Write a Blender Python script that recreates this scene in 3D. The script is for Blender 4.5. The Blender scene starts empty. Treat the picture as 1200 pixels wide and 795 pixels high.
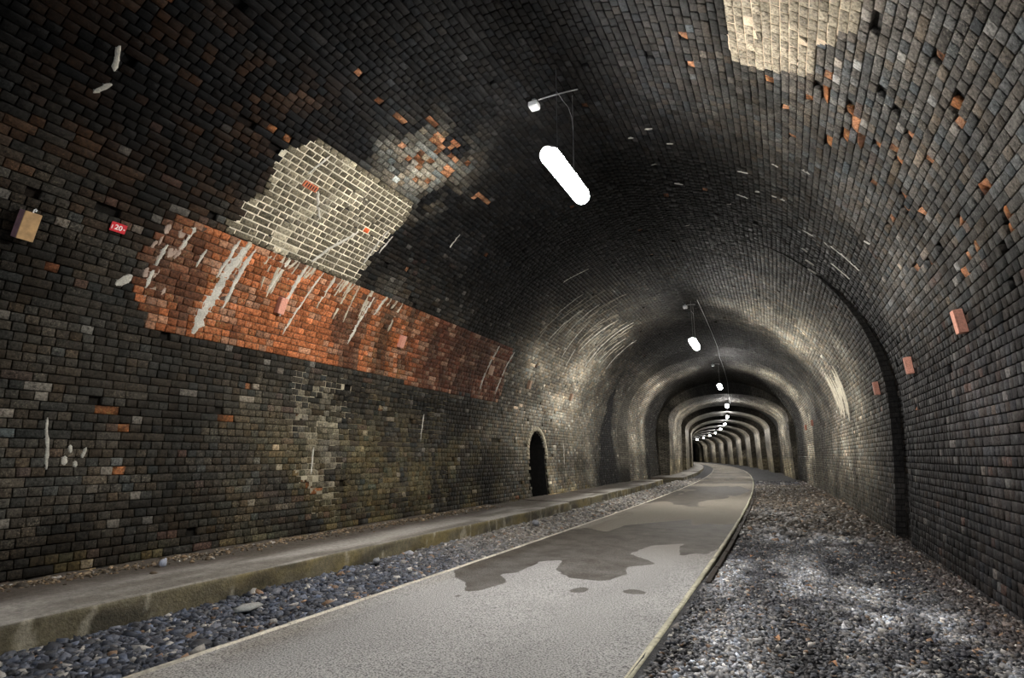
import bpy, bmesh, math, random
import numpy as np
from mathutils import Vector, Matrix

rng = np.random.default_rng(11)
random.seed(5)
SC = bpy.context.scene
COL = SC.collection

# ------------------------------------------------------------------ tunnel alignment
R = 1 / 0.00202            # the bore bends to the left on a constant radius
CAM_H = 1.30
LAMP_STRENGTH = 330.0

def world(X, t, Z):
    """lateral offset X, distance along the bore t, height Z -> world (N,3)"""
    X, t, Z = np.broadcast_arrays(np.asarray(X, float), np.asarray(t, float), np.asarray(Z, float))
    ph = t / R
    return np.stack([-R * (1 - np.cos(ph)) + X * np.cos(ph), R * np.sin(ph) + X * np.sin(ph), Z], -1)

# ------------------------------------------------------------------ camera
YAW, PITCH, ROLL, FPX = 0.4573, 0.20611, -0.00148, 660.0
cam_f = Vector((-math.sin(YAW) * math.cos(PITCH), math.cos(YAW) * math.cos(PITCH), math.sin(PITCH)))
cam_r = Vector((math.cos(YAW), math.sin(YAW), 0))
cam_u = cam_r.cross(cam_f)
_r = math.cos(ROLL) * cam_r + math.sin(ROLL) * cam_u
_u = -math.sin(ROLL) * cam_r + math.cos(ROLL) * cam_u
cd = bpy.data.cameras.new('camera')
cd.sensor_width = 36.0
cd.lens = FPX * 36.0 / 1200.0
cd.clip_start = 0.05
cd.clip_end = 400
cam = bpy.data.objects.new('camera', cd)
COL.objects.link(cam)
M = Matrix.Identity(4)
for i in range(3):
    M[i][0], M[i][1], M[i][2] = _r[i], _u[i], -cam_f[i]
M[2][3] = CAM_H
cam.matrix_world = M
SC.camera = cam

# ------------------------------------------------------------------ world, daylight from the portal behind, exposure
w = bpy.data.worlds.new('world')
SC.world = w
w.use_nodes = True
w.node_tree.nodes['Background'].inputs[0].default_value = (0.55, 0.68, 0.9, 1)
w.node_tree.nodes['Background'].inputs[1].default_value = 0.03
pl = bpy.data.lights.new('portal_daylight', 'AREA')
pl.shape = 'RECTANGLE'
pl.size, pl.size_y = 6.5, 4.2
pl.energy = 300
pl.color = (0.72, 0.84, 1.0)
po = bpy.data.objects.new('portal_daylight', pl)
COL.objects.link(po)
po.matrix_world = Matrix.Translation(Vector(world(-2.4, -15.5, 2.6))) @ Matrix.Rotation(math.radians(90), 4, 'X')
SC.view_settings.view_transform = 'Standard'
SC.view_settings.look = 'None'
SC.view_settings.exposure = 0.0
SC.view_settings.gamma = 1.0
SC.view_settings.use_curve_mapping = False

# ------------------------------------------------------------------ helpers
def lin(r, g, b):
    f = lambda c: (c / 255 / 12.92) if c / 255 <= 0.04045 else ((c / 255 + 0.055) / 1.055) ** 2.4
    return np.array([f(r), f(g), f(b)])

_tab = rng.random((256, 256))
def vnoise(x, y):
    x = np.asarray(x, float); y = np.asarray(y, float)
    xi = np.floor(x).astype(int); yi = np.floor(y).astype(int)
    fx = x - xi; fy = y - yi
    fx = fx * fx * (3 - 2 * fx); fy = fy * fy * (3 - 2 * fy)
    g = lambda a, b: _tab[a & 255, b & 255]
    return (g(xi, yi) * (1 - fx) + g(xi + 1, yi) * fx) * (1 - fy) + (g(xi, yi + 1) * (1 - fx) + g(xi + 1, yi + 1) * fx) * fy
def fbm(x, y, o=4):
    a = 0.0; k = 0.5; n = 0.0
    for i in range(o):
        a = a + k * vnoise(x * 2 ** i + 17.3 * i, y * 2 ** i + 5.1 * i); n += k; k *= 0.5
    return a / n
def sstep(a, b, x):
    u = np.clip((x - a) / (b - a), 0, 1)
    return u * u * (3 - 2 * u)
def box(x, a, b, e):
    return sstep(a - e, a + e, x) * (1 - sstep(b - e, b + e, x))
def mix(A, B, k):
    k = np.asarray(k)[..., None]
    return A * (1 - k) + B * k
def inpoly(px, py, poly):
    px = np.asarray(px); py = np.asarray(py)
    c = np.zeros(px.shape, bool)
    n = len(poly)
    for i in range(n):
        x1, y1 = poly[i]; x2, y2 = poly[(i + 1) % n]
        if y1 == y2: continue
        k = ((y1 > py) != (y2 > py)) & (px < (x2 - x1) * (py - y1) / (y2 - y1) + x1)
        c ^= k
    return c

def make_mesh(name, V, F, col=None, mat=None, uv=None, smooth=False):
    """V (n,3), F (m,4) or (m,3) index array, col per-vertex rgb(a)"""
    V = np.asarray(V, np.float32); F = np.asarray(F, np.int32)
    me = bpy.data.meshes.new(name)
    k = F.shape[1]
    me.vertices.add(len(V)); me.vertices.foreach_set('co', V.ravel())
    me.loops.add(F.size); me.loops.foreach_set('vertex_index', F.ravel())
    me.polygons.add(len(F)); me.polygons.foreach_set('loop_start', np.arange(0, F.size, k, dtype=np.int32))
    me.update(calc_edges=True)
    if col is not None:
        col = np.asarray(col, np.float32)
        if col.shape[1] == 3:
            col = np.concatenate([col, np.ones((len(col), 1), np.float32)], 1)
        a = me.color_attributes.new('Col', 'FLOAT_COLOR', 'POINT')
        a.data.foreach_set('color', col.ravel())
    if uv is not None:
        l = me.uv_layers.new(name='UVMap')
        l.data.foreach_set('uv', np.asarray(uv, np.float32)[F.ravel()].ravel())
    if smooth:
        me.polygons.foreach_set('use_smooth', np.ones(len(F), bool))
    if mat: me.materials.append(mat)
    me.validate()
    return me
def link(name, me, parent=None, **props):
    o = bpy.data.objects.new(name, me)
    COL.objects.link(o)
    if parent is not None: o.parent = parent
    for k, v in props.items(): o[k] = v
    return o
def grid_faces(nu, nv, off=0):
    i, j = np.meshgrid(np.arange(nu - 1), np.arange(nv - 1), indexing='ij')
    a = (i * nv + j).ravel() + off
    return np.stack([a, a + nv, a + nv + 1, a + 1], 1)
def bm_obj(name, bm, mat, parent=None, smooth=False, **props):
    me = bpy.data.meshes.new(name)
    bmesh.ops.recalc_face_normals(bm, faces=bm.faces)
    if smooth:
        for f in bm.faces: f.smooth = True
    bm.to_mesh(me); bm.free()
    me.materials.append(mat)
    return link(name, me, parent, **props)
def thing(name, label, cat, loc, group=None, rot=None):
    o = bpy.data.objects.new(name, None)
    COL.objects.link(o)
    o.location = loc
    if rot is not None: o.rotation_euler = rot
    o.empty_display_size = 0.1
    o['label'] = label; o['category'] = cat
    if group: o['group'] = group
    return o
def add_box(bm, c, s, bev=0.0, mat=None):
    g = bmesh.ops.create_cube(bm, size=1.0)
    vs = g['verts']
    for v in vs:
        v.co = Vector((v.co.x * s[0], v.co.y * s[1], v.co.z * s[2]))
    if bev:
        es = list({e for v in vs for e in v.link_edges})
        r = bmesh.ops.bevel(bm, geom=es, offset=bev, segments=1, affect='EDGES')
        vs = list({v for f in r['faces'] for v in f.verts} | {v for v in vs if v.is_valid})
    for v in vs:
        p = v.co
        if mat is not None: p = mat @ p
        v.co = p + Vector(c)
    return vs
def add_tube(bm, pts, r, n=8):
    pts = [Vector(p) for p in pts]
    rings = []
    for i, p in enumerate(pts):
        d = (pts[min(i + 1, len(pts) - 1)] - pts[max(i - 1, 0)]).normalized()
        a = d.orthogonal().normalized() if abs(d.z) > 0.9 else Vector((0, 0, 1)).cross(d).normalized()
        b = d.cross(a)
        rr = r[i] if isinstance(r, (list, tuple)) else r
        rings.append([bm.verts.new(p + rr * (math.cos(2 * math.pi * k / n) * a + math.sin(2 * math.pi * k / n) * b)) for k in range(n)])
    for A, B in zip(rings, rings[1:]):
        for k in range(n):
            bm.faces.new((A[k], A[(k + 1) % n], B[(k + 1) % n], B[k]))
    bm.faces.new(rings[0][::-1]); bm.faces.new(rings[-1])

# ------------------------------------------------------------------ materials
def new_mat(name):
    m = bpy.data.materials.new(name)
    m.use_nodes = True
    nt = m.node_tree
    return m, nt, nt.nodes['Principled BSDF']
def N(nt, kind, **kw):
    n = nt.nodes.new(kind)
    for k, v in kw.items():
        if k.startswith('i_'):
            n.inputs[k[2:].replace('_', ' ')].default_value = v
        else:
            setattr(n, k, v)
    return n
def simple_mat(name, rgb, rough=0.6, metal=0.0, noise=0.0, scale=40, bump=0.0):
    m, nt, p = new_mat(name)
    p.inputs['Roughness'].default_value = rough
    p.inputs['Metallic'].default_value = metal
    p.inputs['Base Color'].default_value = (*rgb, 1)
    if noise or bump:
        g = N(nt, 'ShaderNodeNewGeometry')
        t = N(nt, 'ShaderNodeTexNoise', i_Scale=scale, i_Detail=4.0)
        nt.links.new(g.outputs['Position'], t.inputs['Vector'])
        if noise:
            mr = N(nt, 'ShaderNodeMapRange')
            mr.inputs['From Min'].default_value = 0.3; mr.inputs['From Max'].default_value = 0.7
            mr.inputs['To Min'].default_value = 1 - noise; mr.inputs['To Max'].default_value = 1 + noise
            nt.links.new(t.outputs['Fac'], mr.inputs['Value'])
            mx = N(nt, 'ShaderNodeMix', data_type='RGBA', blend_type='MULTIPLY')
            mx.inputs[0].default_value = 1
            mx.inputs[6].default_value = (*rgb, 1)
            nt.links.new(mr.outputs['Result'], mx.inputs[7])
            nt.links.new(mx.outputs[2], p.inputs['Base Color'])
        if bump:
            b = N(nt, 'ShaderNodeBump', i_Strength=bump, i_Distance=0.01)
            nt.links.new(t.outputs['Fac'], b.inputs['Height'])
            nt.links.new(b.outputs['Normal'], p.inputs['Normal'])
    return m
def attr_mat(name, rough=(0.35, 0.75), nscale=28.0, namp=(0.45, 1.6), bump=0.5, bscale=70.0, specks=0.0, bdist=0.008, far_brick=False, spec=0.5):
    """colour from the mesh's own Col attribute, grain, wear and relief procedural"""
    m, nt, p = new_mat(name)
    L = nt.links.new
    at = N(nt, 'ShaderNodeAttribute', attribute_name='Col')
    g = N(nt, 'ShaderNodeNewGeometry')
    n1 = N(nt, 'ShaderNodeTexNoise', i_Scale=nscale, i_Detail=5.0, i_Roughness=0.65)
    L(g.outputs['Position'], n1.inputs['Vector'])
    mr = N(nt, 'ShaderNodeMapRange')
    mr.inputs['From Min'].default_value = 0.28; mr.inputs['From Max'].default_value = 0.72
    mr.inputs['To Min'].default_value, mr.inputs['To Max'].default_value = namp
    L(n1.outputs['Fac'], mr.inputs['Value'])
    mx = N(nt, 'ShaderNodeMix', data_type='RGBA', blend_type='MULTIPLY')
    mx.inputs[0].default_value = 1
    L(at.outputs['Color'], mx.inputs[6]); L(mr.outputs['Result'], mx.inputs[7])
    colour = mx.outputs[2]
    if far_brick:
        uv = N(nt, 'ShaderNodeUVMap', uv_map='UVMap')
        br = N(nt, 'ShaderNodeTexBrick', i_Scale=1.0)
        br.inputs['Mortar Size'].default_value = 0.012
        br.inputs['Brick Width'].default_value = 0.245
        br.inputs['Row Height'].default_value = 0.09
        br.inputs['Color1'].default_value = (1.25, 1.25, 1.25, 1)
        br.inputs['Color2'].default_value = (0.7, 0.7, 0.7, 1)
        br.inputs['Mortar'].default_value = (0.25, 0.25, 0.25, 1)
        L(uv.outputs['UV'], br.inputs['Vector'])
        m3 = N(nt, 'ShaderNodeMix', data_type='RGBA', blend_type='MULTIPLY')
        m3.inputs[0].default_value = 1
        L(colour, m3.inputs[6]); L(br.outputs['Color'], m3.inputs[7])
        colour = m3.outputs[2]
    if specks:
        n2 = N(nt, 'ShaderNodeTexNoise', i_Scale=46.0, i_Detail=6.0, i_Roughness=0.7)
        L(g.outputs['Position'], n2.inputs['Vector'])
        n3 = N(nt, 'ShaderNodeTexNoise', i_Scale=2.3, i_Detail=3.0)
        L(g.outputs['Position'], n3.inputs['Vector'])
        ad = N(nt, 'ShaderNodeMath', operation='MULTIPLY_ADD')
        L(n3.outputs['Fac'], ad.inputs[0]); ad.inputs[1].default_value = 0.35; L(n2.outputs['Fac'], ad.inputs[2])
        m2 = N(nt, 'ShaderNodeMapRange')
        m2.inputs['From Min'].default_value = 0.735; m2.inputs['From Max'].default_value = 0.88
        m2.inputs['To Max'].default_value = specks
        L(ad.outputs['Value'], m2.inputs['Value'])
        m4 = N(nt, 'ShaderNodeMix', data_type='RGBA', blend_type='MIX')
        L(m2.outputs['Result'], m4.inputs[0]); L(colour, m4.inputs[6])
        m5 = N(nt, 'ShaderNodeMix', data_type='RGBA', blend_type='MULTIPLY'); m5.inputs[0].default_value = 1
        L(at.outputs['Color'], m5.inputs[6]); m5.inputs[7].default_value = (6.0, 5.9, 5.6, 1)
        m6 = N(nt, 'ShaderNodeMix', data_type='RGBA', blend_type='DARKEN'); m6.inputs[0].default_value = 1
        L(m5.outputs[2], m6.inputs[6]); m6.inputs[7].default_value = (0.34, 0.32, 0.28, 1)
        L(m6.outputs[2], m4.inputs[7])
        colour = m4.outputs[2]
    L(colour, p.inputs['Base Color'])
    rr = N(nt, 'ShaderNodeMapRange')
    rr.inputs['From Min'].default_value = 0.3; rr.inputs['From Max'].default_value = 0.7
    rr.inputs['To Min'].default_value, rr.inputs['To Max'].default_value = rough
    n4 = N(nt, 'ShaderNodeTexNoise', i_Scale=9.0, i_Detail=4.0)
    L(g.outputs['Position'], n4.inputs['Vector'])
    L(n4.outputs['Fac'], rr.inputs['Value']); L(rr.outputs['Result'], p.inputs['Roughness'])
    p.inputs['Specular IOR Level'].default_value = spec
    if bump:
        nb = N(nt, 'ShaderNodeTexNoise', i_Scale=bscale, i_Detail=4.0, i_Roughness=0.6)
        L(g.outputs['Position'], nb.inputs['Vector'])
        b = N(nt, 'ShaderNodeBump', i_Strength=bump, i_Distance=bdist)
        L(nb.outputs['Fac'], b.inputs['Height']); L(b.outputs['Normal'], p.inputs['Normal'])
    return m

MAT_BRICK = attr_mat('sooty_brick', specks=0.6, rough=(0.5, 0.85), nscale=34, namp=(0.10, 2.1), bump=0.65, bscale=85, spec=0.10)
MAT_BACK = attr_mat('joint_bed', nscale=20, namp=(0.3, 1.6), rough=(0.8, 0.95), bump=0.6, bscale=40, spec=0.15)
MAT_FAR = attr_mat('far_brickwork', rough=(0.4, 0.7), far_brick=True, nscale=6, bump=0.6, bscale=14, bdist=0.03, spec=0.13)
MAT_LIME_GLINT = attr_mat('lime_and_glint', rough=(0.5, 0.8), nscale=60, namp=(0.6, 1.25), bump=0.8, bscale=90, spec=0.3)
MAT_STONE = attr_mat('ballast_stone', rough=(0.4, 0.8), nscale=60, namp=(0.6, 1.4), bump=0.3, bscale=120)
MAT_GROUND = attr_mat('gravel_ground', rough=(0.6, 0.95), nscale=45, namp=(0.4, 1.5), bump=1.0, bscale=50, bdist=0.03)
MAT_CONC = attr_mat('old_concrete', rough=(0.6, 0.9), nscale=22, namp=(0.6, 1.35), bump=0.7, bscale=45, bdist=0.012, specks=0.25)

# ------------------------------------------------------------------ cross-sections of the bore
CX = -2.44
#        t0    t1     XL     XR    crown springing flare
ZONES = [(-17, 10.5, -6.41, 1.53, 6.05, 2.25, 0.15),
         (10.5, 11.5, -6.41, 1.64, 6.05, 2.25, 0.15),
         (11.5, 25.9, -6.41, 1.50, 6.05, 2.25, 0.15),
         (27.0, 37.0, -6.24, 1.42, 5.80, 2.80, 0.08),
         (37.0, 46.0, -5.72, 1.30, 5.08, 3.55, -0.10)]
_t = 46.0
_k = 0
while _t < 175:
    ZONES.append((_t, _t + 6.0) + ((-6.3, 1.52, 5.6, 3.2, 0.05) if _k % 2 == 0 else (-5.8, 1.10, 5.1, 3.55, -0.08)))
    _t += 6.0; _k += 1

def profile(z):
    XL, XR, zc, zs, fl = z[2:]
    zz = np.linspace(-0.15, zs, 80)
    a = np.linspace(0, np.pi / 2, 160)[1:]
    sh = fl * np.sin(np.pi / 2 * np.clip(zz / zs, -0.1, 1))
    hl, hr = CX - XL, XR - CX
    rl = np.concatenate([hl + sh, (hl + fl) * np.cos(a)])
    rr = np.concatenate([hr + sh, (hr + fl) * np.cos(a)])
    if z[1] <= 27:                                          # the right wall steps back below the haunch only
        rr = np.concatenate([hr + sh, (3.97 + fl) * np.cos(a) + (hr - 3.97) * np.cos(a) ** 6])
    rz = np.concatenate([zz, zs + (zc - zs) * np.sin(a)])
    X = np.concatenate([CX - rl, (CX + rr)[::-1][1:]])
    Z = np.concatenate([rz, rz[::-1][1:]])
    s = np.concatenate([[0], np.cumsum(np.hypot(np.diff(X), np.diff(Z)))])
    tx = np.gradient(X, s); tz = np.gradient(Z, s)
    l = np.hypot(tx, tz)
    return dict(s=s, X=X, Z=Z, nx=tz / l, nz=-tx / l, L=s[-1])
PROF = [profile(z) for z in ZONES]
S_TOT = PROF[0]['L']
S1 = 4.26                  # springing of the left wall, in metres along the lining
def at(zi, s, t, n=0.0):
    """point of the lining: zone, metres round the lining, metres along the bore, metres off the face"""
    P = PROF[zi]
    X = np.interp(s, P['s'], P['X']); Z = np.interp(s, P['s'], P['Z'])
    nx = np.interp(s, P['s'], P['nx']); nz = np.interp(s, P['s'], P['nz'])
    return world(X + nx * n, t, Z + nz * n)
def zone_of(t):
    for i, z in enumerate(ZONES):
        if t < z[1]: return i
    return len(ZONES) - 1

# ------------------------------------------------------------------ what colour the lining has where (soot, damp, repairs, lime, painted lamp light and shade)
RED = [(3.78, 2.90), (3.62, 3.4), (3.60, 3.75), (3.72, 4.27), (13.0, 4.27), (13.1, 2.86), (9.6, 2.84), (6.0, 2.94)]
WHITE = [(4.40, 4.30), (4.40, 4.75), (4.60, 4.9), (4.5, 5.5), (4.70, 5.86), (6.80, 5.86), (6.92, 5.6), (6.80, 4.30)]
TOPW = [(2.0, 10.98), (5.70, 10.98), (5.80, 11.2), (5.60, 11.85), (5.1, 11.9), (4.75, 12.22), (2.0, 12.22)]
NICHE_T, NICHE_HW, NICHE_Z = 15.68, 0.68, 2.05
def s_eff(s, zi):
    """s measured so that the right wall keeps its numbers in every zone"""
    return s * S_TOT / PROF[zi]['L']
def lining_colour(t, s, wob=True):
    n1 = fbm(t * 0.9 + 3, s * 0.9, 4); n2 = fbm(t * 2.7 + 40, s * 2.7 + 9, 3); n3 = fbm(t * 0.35 + 70, s * 1.6, 3)
    c = np.empty(t.shape + (3,)); c[...] = lin(43, 40, 35)
    right = s > S_TOT / 2
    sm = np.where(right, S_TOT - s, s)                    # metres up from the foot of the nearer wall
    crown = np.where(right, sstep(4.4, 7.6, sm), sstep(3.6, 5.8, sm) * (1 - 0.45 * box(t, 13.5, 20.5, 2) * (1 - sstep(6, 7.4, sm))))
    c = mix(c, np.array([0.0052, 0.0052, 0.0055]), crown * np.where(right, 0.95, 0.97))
    # right haunch: cleaner grey brick
    hr = box(s, 11.6, 14.4, 0.8) * (1 - sstep(9.5, 13, t))
    c = mix(c, lin(72, 70, 67), 0.8 * hr)
    c = mix(c, lin(37, 35, 36), sstep(14.0, 15.0, s) * 0.9 * (1 - sstep(9.5, 14, t)))
    # deeper in, lamp light on the haunches is painted in as paler brick
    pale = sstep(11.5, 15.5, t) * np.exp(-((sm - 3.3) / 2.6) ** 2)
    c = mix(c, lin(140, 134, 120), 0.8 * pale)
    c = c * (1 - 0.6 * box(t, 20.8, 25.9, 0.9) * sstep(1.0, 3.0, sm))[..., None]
    # olive damp low on the left wall
    c = mix(c, lin(82, 74, 50), 0.5 * box(t, 5.8, 20, 2) * (1 - sstep(1.2, 3.0, s)) * sstep(0.35, 0.65, n2))
    c = mix(c, lin(112, 98, 64), 0.6 * (s < 8) * (1 - sstep(0.30, 0.55, s + 0.5 * (n1 - 0.5))) * sstep(0.42, 0.6, n2))
    # rusty film high on the left
    c = mix(c, lin(62, 42, 26), 0.5 * box(t, 0.5, 4.4, 0.8) * box(s, 3.9, 6.4, 0.5) * sstep(0.5, 0.6, fbm(t * 6 + 11, s * 6, 3)))
    c = c * (1 - 0.45 * box(t, 0, 4.2, 0.6) * box(s, 3.8, 9, 0.6))[..., None]
    c = c * (1 - 0.6 * box(t, 8.0, 11.6, 0.7) * box(s, 8.6, 13.2, 0.8) * sstep(0.3, 0.55, n1 + 0.15))[..., None]
    # relined rings deeper in: rubble footings; lamp-lit bands and the shade between painted into the colour
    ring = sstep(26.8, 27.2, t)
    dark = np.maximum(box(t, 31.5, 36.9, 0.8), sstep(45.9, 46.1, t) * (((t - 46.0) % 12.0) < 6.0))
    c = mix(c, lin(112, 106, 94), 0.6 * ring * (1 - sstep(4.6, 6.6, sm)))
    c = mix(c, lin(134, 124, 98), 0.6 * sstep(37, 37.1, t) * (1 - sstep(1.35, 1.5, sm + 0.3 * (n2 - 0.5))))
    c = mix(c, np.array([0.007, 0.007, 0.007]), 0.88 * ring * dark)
    # patches of soot and of wear
    c = c * np.exp(2.2 * (n1 - 0.5) + 1.5 * (n3 - 0.5))[..., None]
    # worn grey and rust patch in the vault by the white repair
    wv = np.exp(-(((t - 6.4) / 0.7) ** 2 + ((s - 6.35) / 0.6) ** 2))
    c = mix(c, lin(120, 116, 106), 0.8 * wv * sstep(0.35, 0.6, n2))
    # soot black wet runs
    hw_ = np.maximum(2.6 * (1 - s / 4.6), 0.01) + 1.2 * (n2 - 0.5)
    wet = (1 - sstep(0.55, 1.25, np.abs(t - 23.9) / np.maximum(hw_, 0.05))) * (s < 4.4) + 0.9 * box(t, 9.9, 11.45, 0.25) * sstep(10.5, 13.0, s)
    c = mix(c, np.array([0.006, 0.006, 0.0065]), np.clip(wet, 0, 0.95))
    return c, n1, n2

def brick_colour(t, s, lr):
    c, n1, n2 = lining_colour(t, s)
    n = len(t)
    c *= np.exp(rng.normal(0, 0.23, n))[:, None]
    hue = rng.normal(0, 1, n)[:, None]
    c *= 1 + hue * np.array([0.07, 0.0, -0.07])
    u = rng.random(n)
    grey = u < 0.022
    c[grey] = c[grey] * 2.2 + lin(62, 60, 57) * (1 - sstep(4, 6, np.minimum(s, S_TOT - s)[grey]))[:, None]
    pink = (u > 0.04) & (u < 0.065) & (t < 9)
    c[pink] = c[pink] * 0.8 + lin(58, 42, 36) * ((0.2 + 0.8 * rng.random(pink.sum())) * (1 - sstep(4, 6, np.minimum(s, S_TOT - s)[pink])))[:, None]
    sink = rng.normal(0, 0.0025, n)                        # proud (+) or sunk (-)
    rag = np.full(n, 0.0012)
    # broken orange brick
    po_ = 0.0025 + 0.38 * np.exp(-(((t - 6.35) / 0.55) ** 2 + ((s - 6.75) / 0.38) ** 2)) \
        + 0.045 * box(t, 4.6, 6.9, 0.4) * box(s, 11.3, 14.6, 0.3) + 0.02 * box(t, 4.2, 8, 0.5) * box(s, 5.9, 7.4, 0.3)
    po_ = po_ * (1 - 0.8 * sstep(9, 14, t))
    br = rng.random(n) < po_
    k = br.sum()
    c[br] = mix(lin(132, 84, 56)[None], lin(168, 120, 88)[None], rng.random(k)) * (0.4 + 0.5 * rng.random(k))[:, None]
    sink[br] = -0.012 - 0.022 * rng.random(k); rag[br] = 0.016
    # red repair along the left wall
    wob = 0.05 * (fbm(t * 5, s * 5, 2) - 0.5)
    red = inpoly(t + wob, s + wob * 0.3, RED)
    far = sstep(8.3, 9.6, t)
    rc = mix(np.broadcast_to(lin(148, 88, 54), (n, 3)), np.broadcast_to(lin(92, 56, 42), (n, 3)), far)
    rc = mix(rc, np.broadcast_to(lin(146, 118, 96), (n, 3)), 0.6 * (rng.random(n) < 0.25))
    rc = mix(rc, np.broadcast_to(lin(66, 46, 36), (n, 3)), 0.75 * sstep(0.52, 0.66, fbm(t * 2.2 + 9, s * 1.1 + 3, 3)) + 0.1)
    rc = mix(rc, np.broadcast_to(lin(48, 43, 34), (n, 3)), 0.8 * box(t + 0.12 * (s - 3.5), 7.75, 8.15, 0.18))
    rc = rc * np.exp(rng.normal(0, 0.26, n))[:, None]
    c[red] = rc[red]; sink[red] = 0.004 + rng.normal(0, 0.003, red.sum())
    # white pointed repair in the haunch
    wh = inpoly(t, s, WHITE)
    wc = mix(np.broadcast_to(lin(72, 66, 53), (n, 3)), np.broadcast_to(lin(150, 142, 122), (n, 3)),
             0.85 * sstep(0.5, 0.68, fbm(t * 2.3 + 2, s * 2.3, 3)) * (1 - sstep(5.2, 6.2, t)) + 0.12)
    wc = wc * np.exp(rng.normal(0, 0.22, n))[:, None]
    c[wh] = wc[wh]; sink[wh] = 0.004 + rng.normal(0, 0.0015, wh.sum())
    tw = inpoly(t, s, TOPW)
    c[tw] = (lin(128, 120, 104)[None] * np.exp(rng.normal(0, 0.16, n))[:, None])[tw]; sink[tw] = 0.004
    # lime washed strip lower down
    pl_ = inpoly(t + 0.25 * (n2 - 0.5), s, [(6.25, 2.6), (6.75, 2.65), (7.25, 2.2), (6.95, 1.0), (6.6, 1.0), (6.15, 1.9)])
    c[pl_] = c[pl_] * 0.7 + lin(104, 98, 84) * (rng.random(pl_.sum()) ** 2)[:, None]
    # single loose or missing bricks
    hole = rng.random(n) < 0.0022 * (t < 22) * (~wh) * (~red)
    return c, sink, rag, hole, wh | tw | red

# bricks that the photograph shows broken out (t, s), and bricks left orange beside them
HOLES = [(4.44, 12.38), (5.88, 11.40), (5.94, 11.86), (5.24, 12.62), (5.36, 12.72), (4.62, 13.2), (5.70, 12.0), (5.72, 12.26), (3.5, 2.05), (3.42, 2.05), (4.9, 2.02), (4.6, 0.62),
         (14.75, 4.1), (14.1, 1.9), (16.9, 3.55), (15.9, 3.05), (17.6, 3.75), (12.9, 1.85), (14.2, 0.75), (4.28, 5.5), (4.45, 5.52), (4.12, 4.42), (8.2, 4.4), (8.45, 4.36)]
ORANGE = [(5.97, 11.40), (5.80, 12.02), (5.82, 12.28), (5.90, 12.30), (6.00, 11.90), (6.22, 12.34), (6.02, 12.92), (6.74, 12.14), (6.10, 12.66), (4.74, 13.2), (4.22, 5.66), (4.4, 5.66),
          (3.78, 1.80), (3.78, 1.32), (5.06, 14.04), (5.12, 14.16), (3.55, 1.98), (14.85, 4.02), (4.98, 1.98), (21.72, 3.56), (21.6, 3.5), (6.5, 1.05), (6.7, 0.95), (6.62, 1.15), (6.46, 5.16)]

# ------------------------------------------------------------------ lining: bed surfaces behind the bricks
T_BRICK = 46.0
DEPTH = 0.048
def niche_mask(t, s):
    P = PROF[2]
    z = np.interp(s, P['s'], P['Z'])
    a = 1 - np.clip((z - 1.35) / (NICHE_Z - 1.35), 0, 1) ** 2
    return (np.abs(t - NICHE_T) < NICHE_HW * np.sqrt(np.maximum(a, 0))) & (z < NICHE_Z) & (s < S_TOT / 2)
def seg_s(zi, part):
    L = PROF[zi]['L']; f = L / S_TOT
    return {'wall_left': (0, S1 * f), 'ceiling': (S1 * f, L - S1 * f), 'wall_right': (L - S1 * f, L)}[part]

STRUCT = {}
for part in ('wall_left', 'ceiling', 'wall_right'):
    VS, FS, CS, US, MI = [], [], [], [], []
    off = 0
    for zi, z in enumerate(ZONES):
        a, b = seg_s(zi, part)
        near = z[0] < T_BRICK
        ds = 0.06 if (near and z[0] > 10 and z[0] < 12 and part == 'wall_left') else (0.12 if near else 0.2)
        nu = max(3, int((b - a) / ds) + 1)
        dt = 0.06 if (zi == 2 and part == 'wall_left') else (0.12 if near else 0.5)
        tv = np.linspace(z[0], z[1], max(2, int((z[1] - z[0]) / dt) + 1))
        sv = np.linspace(a, b, nu)
        T, S = np.meshgrid(tv, sv, indexing='ij')
        dpt = np.where((T > 0) & (T < T_BRICK), -DEPTH, 0.0) if near else 0.0 * T
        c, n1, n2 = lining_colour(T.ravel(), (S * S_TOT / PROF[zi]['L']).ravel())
        if near:
            k = ((T > 0) & (T < T_BRICK)).ravel()
            c[k] *= 0.45
        f = grid_faces(len(tv), nu)
        if zi == 2 and part == 'wall_left':
            m = niche_mask(T.ravel(), S.ravel())
            f = f[~(m[f].all(1))]
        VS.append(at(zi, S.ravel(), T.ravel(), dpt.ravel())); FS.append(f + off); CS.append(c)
        US.append(np.stack([T.ravel(), S.ravel()], 1)); MI.append(np.full(len(f), 0 if near else 1))
        off += T.size
        if zi + 1 < len(ZONES):                           # end face where the lining steps
            a2, b2 = seg_s(zi + 1, part)
            q = np.linspace(0, 1, 60)
            gap = ZONES[zi + 1][0] - z[1] + 0.45
            A = at(zi, a + (b - a) * q, z[1], -DEPTH); B = at(zi + 1, a2 + (b2 - a2) * q, ZONES[zi + 1][0], 0.0)
            st = 6
            V = np.concatenate([A * (1 - k / st) + B * (k / st) for k in range(st + 1)])
            c2, _, _ = lining_colour(np.full(len(V), z[1]), np.tile((a + (b - a) * q) * S_TOT / PROF[zi]['L'], st + 1))
            f = grid_faces(st + 1, 60)
            VS.append(V); FS.append(f + off); CS.append(c2)
            US.append(np.stack([np.repeat(np.arange(st + 1) / st * gap, 60), np.tile(a + (b - a) * q, st + 1)], 1))
            MI.append(np.full(len(f), 1)); off += len(V)
    me = make_mesh(part, np.concatenate(VS), np.concatenate(FS), np.concatenate(CS), MAT_BACK, np.concatenate(US))
    me.materials.append(MAT_FAR)
    me.polygons.foreach_set('material_index', np.concatenate(MI).astype(np.int32))
    STRUCT[part] = link(part, me, kind='structure')

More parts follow.
